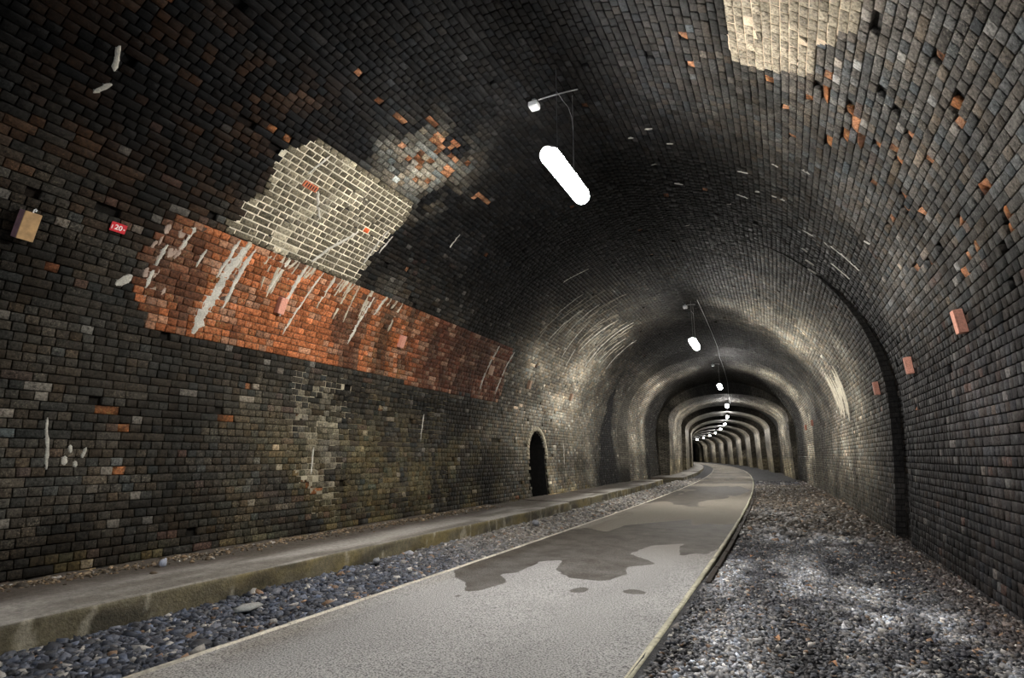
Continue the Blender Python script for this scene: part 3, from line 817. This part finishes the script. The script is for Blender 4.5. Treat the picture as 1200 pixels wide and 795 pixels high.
# concrete ledge along the left wall
def ledge(name, ta, tb, ztop, xf, label, dt=0.035, parent=None):
    tv = np.linspace(ta, tb, max(4, int((tb - ta) / dt)))
    wallx = -6.52
    u = np.concatenate([np.linspace(wallx, xf - 0.10, 16), np.linspace(xf - 0.08, xf - 0.012, 6)])
    rows_x, rows_z, kindr = [], [], []
    prof = [(x, ztop, 0) for x in u] + [(xf, ztop - 0.012, 1)] + [(xf + 0.004, ztop - 0.012 - (ztop + 0.10) * k, 1) for k in np.linspace(0.08, 1, 8)]
    prof = np.array(prof)
    T, Q = np.meshgrid(tv, np.arange(len(prof)), indexing='ij')
    X = prof[Q, 0]; Z = prof[Q, 1].copy(); K = prof[Q, 2]
    wob = 0.05 * (fbm(T * 0.9 + ta, T * 0, 3) - 0.5) + 0.028 * (fbm(T * 5, T * 0 + 2, 3) - 0.5)
    X = np.where(X > xf - 0.4, X + wob * sstep(xf - 0.4, xf, X), X)
    X = X + np.where(K == 1, 0.02 * (fbm(T * 6, Z * 9, 3) - 0.5), 0)
    Z = Z + 0.022 * (fbm(X * 2.5, T * 1.2, 4) - 0.5) * (K == 0) + 0.03 * np.exp(-((X - wallx - 0.12) / 0.16) ** 2) * fbm(T * 3, X * 3, 3)
    soil = (1 - sstep(-5.9, -5.25, X + 0.5 * (fbm(X * 2, T * 0.8, 3) - 0.5)))
    c = np.empty(T.shape + (3,)); c[...] = lin(166, 162, 156)
    c = mix(c, lin(66, 56, 47), 0.9 * soil)
    c = mix(c, lin(84, 78, 68), 0.7 * sstep(0.5, 0.7, fbm(X * 3 + 7, T * 0.7, 3)) * (K == 0))
    front = np.empty(T.shape + (3,)); front[...] = lin(104, 97, 76)
    front = mix(front, lin(124, 110, 66), 0.65 * sstep(0.45, 0.65, fbm(T * 1.1 + 3, Z * 2, 3)))
    front = mix(front, lin(48, 45, 37), 0.75 * sstep(0.46, 0.7, fbm(T * 1.7, Z * 4 + 4, 4)))
    front = mix(front, lin(172, 166, 148), 0.65 * sstep(0.70, 0.76, fbm(T * 10 + 1, Z * 2.0, 3)))
    c = np.where((K == 1)[..., None], front, c)
    V = world(X.ravel(), T.ravel(), Z.ravel())
    F = [grid_faces(len(tv), len(prof))[:, ::-1]]
    me = make_mesh(name, V, F[0], c.reshape(-1, 3), MAT_CONC)
    bm = bmesh.new(); bm.from_mesh(me)
    bm.verts.ensure_lookup_table()
    cl = bm.verts.layers.float_color.get('Col')
    for i in (0, len(tv) - 1):
        ring = [bm.verts[i * len(prof) + k] for k in range(len(prof))]
        b_ = bm.verts.new(Vector(world(wallx, tv[i], -0.10)))
        if cl: b_[cl] = (*lin(70, 64, 50), 1)
        bm.verts.ensure_lookup_table()
        try: bm.faces.new(ring + [b_])
        except ValueError: pass
    bmesh.ops.recalc_face_normals(bm, faces=bm.faces)
    bm.to_mesh(me); bm.free()
    if parent is None:
        o = link(name, me, kind='structure'); o['label'] = label
    else:
        o = link(name, me, parent)
    return o
NEAR_LEDGE = ledge('kerb', -17, 12.14, 0.194, X_PF, 'long concrete ledge at the foot of the near left wall')
k2 = bpy.data.objects.new('kerb', None); COL.objects.link(k2); k2['kind'] = 'structure'; k2['label'] = 'lower ledge of separate concrete blocks below the arched niche'
t_ = 12.2
while t_ < 29.2:
    ln = random.uniform(1.5, 2.3)
    ledge('ledge_block', t_, min(t_ + ln, 29.6), 0.165 + random.uniform(-0.012, 0.012), X_PF - 0.22 + random.uniform(-0.02, 0.02), '', dt=0.12, parent=k2)
    t_ += ln + 0.02
ledge('kerb', 33.0, 47.0, 0.17, X_PF + 0.35, 'far concrete ledge past the gap in the ledge', dt=0.3)
ledge('kerb', 47.5, 150.0, 0.17, X_PF + 0.25, 'farthest ledge going round the bend', dt=1.0)

# ------------------------------------------------------------------ ballast
ph_ = (1 + 5 ** 0.5) / 2
ICO = np.array([(-1, ph_, 0), (1, ph_, 0), (-1, -ph_, 0), (1, -ph_, 0), (0, -1, ph_), (0, 1, ph_), (0, -1, -ph_), (0, 1, -ph_), (ph_, 0, -1), (ph_, 0, 1), (-ph_, 0, -1), (-ph_, 0, 1)]) / math.hypot(1, ph_)
ICOF = np.array([(0, 11, 5), (0, 5, 1), (0, 1, 7), (0, 7, 10), (0, 10, 11), (1, 5, 9), (5, 11, 4), (11, 10, 2), (10, 7, 6), (7, 1, 8), (3, 9, 4), (3, 4, 2), (3, 2, 6), (3, 6, 8), (3, 8, 9), (4, 9, 5), (2, 4, 11), (6, 2, 10), (8, 6, 7), (9, 8, 1)])
TEMPL = []
for _ in range(24):
    v = ICO * (1 + rng.normal(0, 0.27, (12, 1))) + rng.normal(0, 0.12, (12, 3))
    v = np.sign(v) * np.abs(v) ** 0.95
    TEMPL.append(v)
TEMPL = np.array(TEMPL)
def stones(X, T, Zb, size, colr, parent, nbig=300):
    n = len(X)
    tm = TEMPL[rng.integers(0, 24, n)]
    sc_ = size[:, None] * np.stack([rng.uniform(0.8, 1.35, n), rng.uniform(0.65, 1.0, n), rng.uniform(0.4, 0.75, n)], 1)
    v = tm * sc_[:, None, :]
    a = rng.random(n) * 2 * math.pi; tl = rng.normal(0, 0.32, n)
    ct, st_ = np.cos(tl), np.sin(tl)
    v = np.stack([v[..., 0] * ct[:, None] - v[..., 2] * st_[:, None], v[..., 1], v[..., 0] * st_[:, None] + v[..., 2] * ct[:, None]], -1)
    ca, sa = np.cos(a), np.sin(a)
    v = np.stack([v[..., 0] * ca[:, None] - v[..., 1] * sa[:, None], v[..., 0] * sa[:, None] + v[..., 1] * ca[:, None], v[..., 2]], -1)
    P = world(X, T, Zb)
    dd = P - np.array([0, 0, CAM_H]); zz = dd @ fv
    px_ = 600 + FPX * (dd @ rv) / np.maximum(zz, .1); py_ = 397.5 - FPX * (dd @ uv_) / np.maximum(zz, .1)
    vis = (zz > .2) & (px_ > 3) & (px_ < 1197) & (py_ > 3) & (py_ < 792)
    sco = np.where(vis, (size / np.maximum(zz, .2)) ** 2 * sc_[:, 2] / size * (1 + 6 * (Zb - Zb.min())), 0)
    big = np.argsort(-sco)[:nbig]
    rest = np.setdiff1d(np.arange(n), big)
    for i in big:
        o = link('stone', make_mesh('stone', v[i], ICOF, np.tile(colr[i], (12, 1)), MAT_STONE), parent)
        o.location = P[i]
    V = (v[rest] + P[rest][:, None]).reshape(-1, 3)
    F = (ICOF[None] + (np.arange(len(rest)) * 12)[:, None, None]).reshape(-1, 3)
    link('loose_gravel', make_mesh('loose_gravel', V, F, np.repeat(colr[rest], 12, 0), MAT_STONE), parent, kind='stuff')
def stone_col(n, base):
    c = np.tile(base, (n, 1)) if base.ndim == 1 else base.copy()
    c = c * np.exp(rng.normal(0, 0.48, n))[:, None] * (1 + rng.normal(0, 1, n)[:, None] * np.array([0.05, 0, -0.07]))
    u = rng.random(n)
    k = u < 0.045; c[k] = lin(176, 172, 166) * rng.uniform(0.6, 1.1, k.sum())[:, None]
    k = (u > 0.07) & (u < 0.095); c[k] = lin(150, 122, 98) * rng.uniform(0.5, 1.1, k.sum())[:, None]
    return c
# left strip
nA, nB = 19000, 9000
T = np.concatenate([1.6 + 11 * rng.random(nA), 12.6 + 24 * rng.random(nB)])
X = np.concatenate([X_PF + 0.02 + (X_RL - X_PF - 0.10) * rng.random(nA + nB)])
sz = np.where(T < 12.6, rng.gamma(5, 0.0038, nA + nB) + 0.009, rng.gamma(6, 0.006, nA + nB) + 0.012)
sz = np.clip(sz, 0.012, 0.065)
Zb = strip_z(X, T) + 0.005 + 0.018 * rng.random(len(X)) ** 2
bl = mix(np.tile(lin(70, 74, 84), (len(X), 1)), np.tile(lin(130, 125, 117), (len(X), 1)), sstep(5, 10, T) * 0.8)
stones(X, T, Zb, sz, stone_col(len(X), bl), strip)
# right verge
nA, nB = 34000, 12000
T = np.concatenate([2.2 + 8.3 * rng.random(nA) ** 1.15, 10.5 + 24 * rng.random(nB)])
X = X_RR + 0.075 + (1.56 - X_RR - 0.075) * rng.random(nA + nB)
sz = np.where(T < 10.5, rng.gamma(7, 0.0017, nA + nB) + 0.006, rng.gamma(7, 0.0042, nA + nB) + 0.012)
Zb = verge_z(X, T) + 0.002 + 0.008 * rng.random(len(X))
stones(X, T, Zb, sz, stone_col(len(X), verge_tone(X, T)), verge)
# rubble swept against the foot of the left wall
n = 2600
T = 1.8 + 10.2 * rng.random(n); X = -6.35 + np.abs(rng.normal(0, 0.17, n)); sz = 0.005 + rng.gamma(1.6, 0.0055, n)
bedz = 0.2 + 0.0 * T - 0.045 * (T > 12.1)
cl = stone_col(n, lin(104, 90, 72))
v = TEMPL[rng.integers(0, 24, n)] * sz[:, None, None] * np.array([1, 1, 0.6])
V = (v + world(X, T, bedz)[:, None]).reshape(-1, 3)
o = link('ledge_rubble', make_mesh('ledge_rubble', V, (ICOF[None] + (np.arange(n) * 12)[:, None, None]).reshape(-1, 3), np.repeat(cl, 12, 0), MAT_STONE), NEAR_LEDGE, kind='stuff')

# single stones one can point to
def px_at_z(u, v, z):
    dd = np.array(cam_f) + np.array(_r) * (u - 600) / FPX - np.array(_u) * (v - 397.5) / FPX
    P = np.array([0, 0, CAM_H]) + dd * (z - CAM_H) / dd[2]
    return Vector(P)
for (u, v_, z, s3, rgb, lab) in [
        (291, 712, 0.03, (0.12, 0.075, 0.028), (150, 152, 150), 'large flat pale grey stone on the ballast close under the concrete ledge'),
        (191, 660, 0.225, (0.045, 0.04, 0.038), (150, 156, 172), 'bluish white stone lying on the concrete ledge against the brick wall'),
        (231, 763, 0.0, (0.055, 0.04, 0.03), (158, 154, 148), 'pale angular stone in the ballast beside the white path edge'),
        (441, 658, 0.04, (0.085, 0.06, 0.055), (122, 124, 128), 'big grey stone leaning against the front of the concrete ledge'),
        (628, 613, 0.05, (0.12, 0.09, 0.06), (142, 144, 150), 'grey boulder on the ballast by the end of the raised ledge')]:
    vv = TEMPL[random.randrange(24)] * np.array(s3)
    o = link('stone', make_mesh('stone', vv, ICOF, np.tile(lin(*rgb), (12, 1)), MAT_STONE))
    o.location = px_at_z(u, v_, z)
    o.rotation_euler = (0, 0, random.uniform(1.2, 2.2))
    o['label'] = lab; o['category'] = 'stone'

# dry leaves on the gravel verge
MAT_LEAF = simple_mat('dry_leaf', tuple(lin(176, 132, 96)), 0.7, noise=0.35, scale=60)
LEAVES = [(911, 752, 'tan dry leaf on the near gravel in front of the pale trodden patch'), (977, 782, 'dry leaf nearest the camera on the gravel verge'), (1047, 675, 'dry leaf closest to the right brick wall on the gravel'),
          (881, 654, 'curled tan leaf on dark gravel closest to the pale path edge'), (981, 649, 'long tan leaf farthest off on the wet dark gravel'), (948, 690, 'small dry leaf in the middle of the gravel verge')]
for i, (u, v_, leaf_label) in enumerate(LEAVES):
    bm = bmesh.new()
    ln, wd = random.uniform(0.05, 0.075), random.uniform(0.028, 0.04)
    rowsv = []
    for q in np.linspace(0, 1, 7):
        ww = wd * math.sin(math.pi * min(1, q * 0.93 + 0.05)) ** 0.8 * (1 + 0.25 * (int(q * 6) % 2))
        zc_ = 0.012 * math.sin(q * 3.1)
        rowsv.append([bm.verts.new((ln * (q - 0.5), k * ww / 2, zc_ + abs(k) * ww * 0.3)) for k in (-1, 0, 1)])
    for A, B_ in zip(rowsv, rowsv[1:]):
        for k in range(2): bm.faces.new((A[k], B_[k], B_[k + 1], A[k + 1]))
    p_ = px_at_z(u, v_, -0.03)
    root = thing('fallen_leaf', leaf_label, 'leaf', (p_.x, p_.y, p_.z + 0.015), 'dry leaves scattered on the gravel verge', (random.uniform(-.2, .2), random.uniform(-.2, .2), random.uniform(0, 6)))
    lf = bm_obj('leaf_blade', bm, MAT_LEAF, root)
    md = lf.modifiers.new('thickness', 'SOLIDIFY'); md.thickness = 0.0012
    bm = bmesh.new(); add_tube(bm, [(-ln * .5, 0, 0), (-ln * .7, 0.004, 0.004), (-ln * .85, 0.01, 0.01)], 0.0012, 5)
    bm_obj('leaf_stalk', bm, MAT_LEAF, root)

# ------------------------------------------------------------------ lamps
def emit_mat(name, rgb, strength):
    m = bpy.data.materials.new(name); m.use_nodes = True
    nt = m.node_tree
    p = nt.nodes['Principled BSDF']
    p.inputs['Emission Color'].default_value = (*rgb, 1)
    p.inputs['Emission Strength'].default_value = strength
    return m
MAT_GLOW = emit_mat('lamp_diffuser', (1.0, 0.965, 0.91), LAMP_STRENGTH)
MAT_GALV = simple_mat('galvanised_steel', tuple(lin(150, 150, 150)), 0.45, 0.6, noise=0.2, scale=80)
MAT_GREYPL = simple_mat('grey_plastic', tuple(lin(170, 170, 172)), 0.5)
MAT_WHITEPL = simple_mat('white_plastic', tuple(lin(226, 228, 230)), 0.45)
ORD = ['nearest', 'second', 'third', 'fourth', 'fifth', 'sixth', 'seventh', 'eighth', 'ninth', 'tenth', 'eleventh', 'twelfth']
LAMP_LABEL = ['large glowing oval lamp hung on two rods, nearest and biggest of the lamp row', 'second lamp of the row, small glowing oval hung below the dark crown']
def capsule(bm, L, r, zs=1.0, n=14, lo=None):
    rings = []
    prof = [(-L / 2 - r * math.cos(a), r * math.sin(a)) for a in np.linspace(0, math.pi / 2, 5)[1:]] + [(L / 2 + r * math.cos(a), r * math.sin(a)) for a in np.linspace(math.pi / 2, 0, 5)[:-1]]
    for (y, rr) in prof:
        rings.append([bm.verts.new((rr * math.cos(2 * math.pi * k / n), y, zs * rr * math.sin(2 * math.pi * k / n))) for k in range(n)])
    for A, B_ in zip(rings, rings[1:]):
        for k in range(n): bm.faces.new((A[k], A[(k + 1) % n], B_[(k + 1) % n], B_[k]))
    bm.faces.new(rings[0][::-1]); bm.faces.new(rings[-1])
def lamp_parts(zi):
    crown = ZONES[zi][4]
    hang = crown - 4.75
    bm = bmesh.new(); capsule(bm, 1.14, 0.105)
    me_d = bpy.data.meshes.new('diffuser'); bmesh.ops.recalc_face_normals(bm, faces=bm.faces)
    for f in bm.faces: f.smooth = True
    bm.to_mesh(me_d); bm.free(); me_d.materials.append(MAT_GLOW)
    bm = bmesh.new()
    arc = np.linspace(math.radians(32), math.radians(148), 9)
    rr_ = [(-0.66, 0.06), (-0.62, 0.095), (-0.57, 0.113), (0.57, 0.113), (0.62, 0.095), (0.66, 0.06)]
    sh_ = [[bm.verts.new((r_ * math.cos(a_), y_, r_ * math.sin(a_) + 0.004)) for a_ in arc] for (y_, r_) in rr_]
    for A, B_ in zip(sh_, sh_[1:]):
        for q in range(8): bm.faces.new((A[q], A[q + 1], B_[q + 1], B_[q]))
    add_box(bm, (0, 0, 0.118), (0.06, 1.0, 0.03), 0.006)
    me_h = bpy.data.meshes.new('housing'); bmesh.ops.recalc_face_normals(bm, faces=bm.faces); bm.to_mesh(me_h); bm.free(); me_h.materials.append(MAT_GREYPL)
    rods = []
    for y in (-0.30, 0.30):
        bm = bmesh.new(); add_tube(bm, [(0, y, 0.10), (0, y, hang + 0.02)], 0.0045, 6)
        me_r = bpy.data.meshes.new('hanger_rod'); bmesh.ops.recalc_face_normals(bm, faces=bm.faces); bm.to_mesh(me_r); bm.free(); me_r.materials.append(MAT_GALV)
        rods.append(me_r)
    bm = bmesh.new()
    pts = [(0.0, -0.30, hang - 0.30), (0.02, -0.12, hang - 0.33), (0.01, 0.1, hang - 0.28), (0.0, 0.26, hang - 0.33), (0.0, 0.30, hang - 0.5), (0.01, 0.24, 0.2), (0.0, 0.2, 0.11)]
    add_tube(bm, pts, 0.004, 6)
    me_c = bpy.data.meshes.new('supply_cable'); bmesh.ops.recalc_face_normals(bm, faces=bm.faces); bm.to_mesh(me_c); bm.free(); me_c.materials.append(MAT_GREYPL)
    return me_d, me_h, rods, me_c
cache = {}
LT0 = 6.034
for k in range(-1, 12):
    t_ = LT0 + 12 * k
    zi = zone_of(t_)
    if zi not in cache: cache[zi] = lamp_parts(zi)
    me_d, me_h, rods, me_c = cache[zi]
    p_ = Vector(world(-2.17, t_, 4.73 if k else 4.66))
    if k < 0: lab = 'lamp behind the camera hung below the tunnel crown'
    elif k < 2: lab = LAMP_LABEL[k]
    elif k < 12: lab = f'{ORD[k]} glowing lamp of the row counted from the nearest one'
    else: lab = 'last lamp of the row, out of sight round the bend'
    root = thing('tunnel_lamp', lab, 'lamp', p_, 'lamps hanging in a row below the crown', (0, 0, t_ / R))
    link('diffuser', me_d, root); link('housing', me_h, root)
    for r_ in rods: link('hanger_rod', r_, root)
    link('supply_cable', me_c, root)

# white junction boxes on a conduit beside the lamps
BOX = [(626, 126, 5.6, 'white junction box on a thin conduit near the biggest lamp'), (803, 361, 17.6, 'small white junction box beside the second lamp'), (835.5, 429, 29.0, 'tiny white junction box beside the third lamp')]
for (u, v_, t_, lab) in BOX:
    zi = zone_of(t_)
    dd = np.array(cam_f) + np.array(_r) * (u - 600) / FPX - np.array(_u) * (v_ - 397.5) / FPX
    lo_, hi_ = 1.0, 60.0
    best = None
    P = PROF[zi]
    for q in np.linspace(2, 45, 4000):                      # where that sight line meets the vault
        w_ = np.array([0, 0, CAM_H]) + dd * q
        xx = math.hypot(w_[0] + R, w_[1]) - R; tw_ = math.atan2(w_[1], w_[0] + R) * R
        zv = np.interp(xx, P['X'][80:-80], P['Z'][80:-80])
        if w_[2] > zv - 0.12:
            best = (xx, tw_, zv); break
    xx, tw_, zv = best
    root = thing('junction_box', lab, 'junction box', Vector(world(xx, tw_, zv - 0.09)), None, (0, 0, tw_ / R))
    bm = bmesh.new(); add_box(bm, (0, 0, 0), (0.13, 0.13, 0.075), 0.008); bm_obj('body', bm, MAT_WHITEPL, root)
    bm = bmesh.new(); add_box(bm, (0, 0, -0.045), (0.115, 0.115, 0.012), 0.004); bm_obj('cover', bm, MAT_WHITEPL, root)
    bm = bmesh.new()
    x1 = -2.17 - xx + 0.1
    zl = [np.interp(xx + q, P['X'][80:-80], P['Z'][80:-80]) - zv + 0.062 for q in np.linspace(0.06, x1, 10)]
    add_tube(bm, [(q, 0, z_) for q, z_ in zip(np.linspace(0.06, x1, 10), zl)], 0.009, 6)
    bm_obj('conduit', bm, MAT_GREYPL, root)
    bm = bmesh.new(); add_box(bm, (0, 0, 0.06), (0.05, 0.05, 0.06)); bm_obj('bracket', bm, MAT_GREYPL, root)

# cable clipped along the crown farther in
pts = []
for t_ in list(np.arange(17.5, 25.8, 0.6)) + [25.9, 27.0] + list(np.arange(27.6, 36.9, 0.6)) + [36.97, 37.0] + list(np.arange(37.6, 45.5, 0.6)):
    zi = zone_of(t_); P = PROF[zi]; x_ = -1.95
    if t_ == 27.0: P = PROF[3]
    if t_ == 25.9: P = PROF[2]
    pts.append(tuple(world(x_, t_, np.interp(x_, P['X'][80:-80], P['Z'][80:-80]) - 0.03)))
bm = bmesh.new(); add_tube(bm, pts, 0.008, 6)
o = bm_obj('crown_cable', bm, MAT_GREYPL)
o['label'] = 'thin grey cable running along the crown of the vault past the lamps'; o['category'] = 'cable'

# ------------------------------------------------------------------ boxes, sign on the walls
def wall_frame(zi, s, t):
    """matrix on the lining: x along the bore, y up the wall, z out of the wall"""
    p_ = Vector(at(zi, np.array(s), np.array(t)))
    dt = (Vector(at(zi, np.array(s), np.array(t + .01))) - p_).normalized()
    dn = (Vector(at(zi, np.array(s), np.array(t), 0.01)) - p_).normalized()
    ds = dn.cross(dt)
    m = Matrix.Identity(4)
    for i in range(3): m[i][0], m[i][1], m[i][2], m[i][3] = dt[i], ds[i], dn[i], p_[i]
    return m
MAT_WOOD = simple_mat('weathered_plywood', tuple(lin(186, 150, 104)), 0.7, noise=0.25, scale=18, bump=0.2)
MAT_WOODSIDE = simple_mat('purple_brown_side', tuple(lin(112, 84, 92)), 0.75, noise=0.25, scale=25)
MAT_PINK = simple_mat('pink_cast_block', tuple(lin(206, 146, 126)), 0.8, noise=0.2, scale=50, bump=0.4)
MAT_PALEB = simple_mat('pale_cast_block', tuple(lin(176, 146, 124)), 0.8, noise=0.2, scale=50, bump=0.4)
MAT_DARK = simple_mat('dark_slot', (0.01, 0.009, 0.008), 0.9)
def wall_box(zi, s, t, w_, h, dp, mats, lab, name='wall_box', flip=False):
    root = thing(name, lab, 'box', (0, 0, 0), 'boxes fixed along the tunnel walls' if name == 'brick_box' else None)
    root.matrix_world = wall_frame(zi, s, t) @ Matrix.Rotation(math.pi if flip else 0, 4, 'Z') if flip else wall_frame(zi, s, t)
    bm = bmesh.new(); add_box(bm, (0, 0, dp / 2), (w_, h, dp), 0.004); bm_obj('body', bm, mats[1], root)
    bm = bmesh.new(); add_box(bm, (0, 0.0, dp + 0.006), (w_ * 1.02, h * 1.0, 0.014), 0.003); bm_obj('front_panel', bm, mats[0], root)
    sg = -1 if flip else 1
    bm = bmesh.new(); add_box(bm, (0, sg * (-h / 2 - 0.003), dp * 0.45), (w_ * 0.7, 0.008, 0.02)); bm_obj('slot', bm, MAT_DARK, root)
    return root
o = wall_box(0, 3.64, 2.47, 0.13, 0.27, 0.12, (MAT_WOOD, MAT_WOODSIDE), 'pale plywood box with purplish side and white hook on the dark wall', 'wooden_box')
bm = bmesh.new(); add_tube(bm, [(0.0, 0.13, 0.11), (0.0, 0.16, 0.11), (0.01, 0.175, 0.11), (0.02, 0.165, 0.11), (0.015, 0.15, 0.11)], 0.006, 6); bm_obj('hook', bm, MAT_WHITEPL, o)
PK = [(5.56, 3.60, 0.11, 0.235, MAT_PINK, 'pink brick-shaped box low on the orange brick, nearest of the left wall'),
      (8.44, 3.60, 0.11, 0.235, MAT_PINK, 'pink brick-shaped box on the darker red brick past the white streaks'),
      (12.18, 3.56, 0.11, 0.235, MAT_PALEB, 'pale brick-shaped box between two white lime streaks'),
      (14.66, 3.48, 0.12, 0.235, MAT_PALEB, 'pale brick-shaped box on grey brick above the arched niche'),
      (18.42, 3.48, 0.12, 0.235, MAT_PALEB, 'brownish brick-shaped box high on the wall past the arched niche')]
for (t_, s_, w_, h, m_, lab) in PK:
    wall_box(zone_of(t_), s_, t_, w_, h, 0.07, (m_, m_), lab, 'brick_box')
PR = [(6.78, 14.50, 'big pink brick-shaped box on the right wall, nearest of that side'), (9.40, 14.56, 'pink brick-shaped box just before the black recess of the right wall'),
      (12.18, 14.58, 'reddish brick-shaped box just past the black recess of the right wall'), (26.5, 14.46, 'tiny red box on the right wall before the lining steps in'), (29.8, 14.5, 'tiny red box on the right wall past the step of the lining')]
for i, (t_, s_, lab) in enumerate(PR):
    zi = zone_of(t_); f_ = PROF[zi]['L'] / S_TOT
    ss_ = PROF[zi]['L'] - (S_TOT - s_)
    wall_box(zi, ss_, t_, 0.11, 0.235, 0.07, (MAT_PINK, MAT_PINK), lab, 'brick_box', flip=True)
# terracotta air brick with upright slots in the white pointed repair
ab = bpy.data.objects.new('air_brick', None); COL.objects.link(ab); ab.parent = CE
ab.matrix_world = wall_frame(0, 5.3, 5.1)
bm = bmesh.new(); add_box(bm, (0, 0, 0.0), (0.235, 0.085, 0.03), 0.003); bm_obj('slotted_face', bm, simple_mat('terracotta', tuple(lin(176, 96, 62)), 0.8, noise=0.2, scale=50), ab)
for q in range(5):
    bm = bmesh.new(); add_box(bm, (-0.08 + 0.04 * q, 0, 0.0145), (0.018, 0.06, 0.004)); bm_obj('slot', bm, MAT_DARK, ab)
# red number plate
root = thing('number_plate', 'small red plate with white number 20 on the sooty wall', 'sign', (0, 0, 0))
root.matrix_world = wall_frame(0, 3.9, 3.24) @ Matrix.Translation((0, 0, 0.014))
MAT_RED = simple_mat('red_plate', tuple(lin(200, 26, 40)), 0.5)
MAT_WHITE = simple_mat('white_print', tuple(lin(236, 232, 230)), 0.5)
bm = bmesh.new(); add_box(bm, (0, 0, 0.003), (0.155, 0.10, 0.006), 0.002); bm_obj('plate', bm, MAT_RED, root)
fc_ = bpy.data.curves.new('number', 'FONT'); fc_.body = '20'; fc_.size = 0.075; fc_.align_x = 'CENTER'; fc_.align_y = 'CENTER'; fc_.extrude = 0.0008; fc_.offset = 0.001
fo = bpy.data.objects.new('number', fc_); COL.objects.link(fo)
dg = bpy.context.evaluated_depsgraph_get()
tm_ = bpy.data.meshes.new_from_object(fo.evaluated_get(dg)); bpy.data.objects.remove(fo)
tm_.materials.clear(); tm_.materials.append(MAT_WHITE)
tx_ = link('number', tm_, root); tx_.location = (0, 0, 0.0072)
for x_ in (-0.062, 0.058):
    bm = bmesh.new()
    if x_ < 0: add_box(bm, (x_, -0.005, 0.007), (0.008, 0.042, 0.002))
    else: add_box(bm, (x_, -0.004, 0.007), (0.012, 0.013, 0.002))
    bm_obj('end_mark', bm, MAT_WHITE, root)
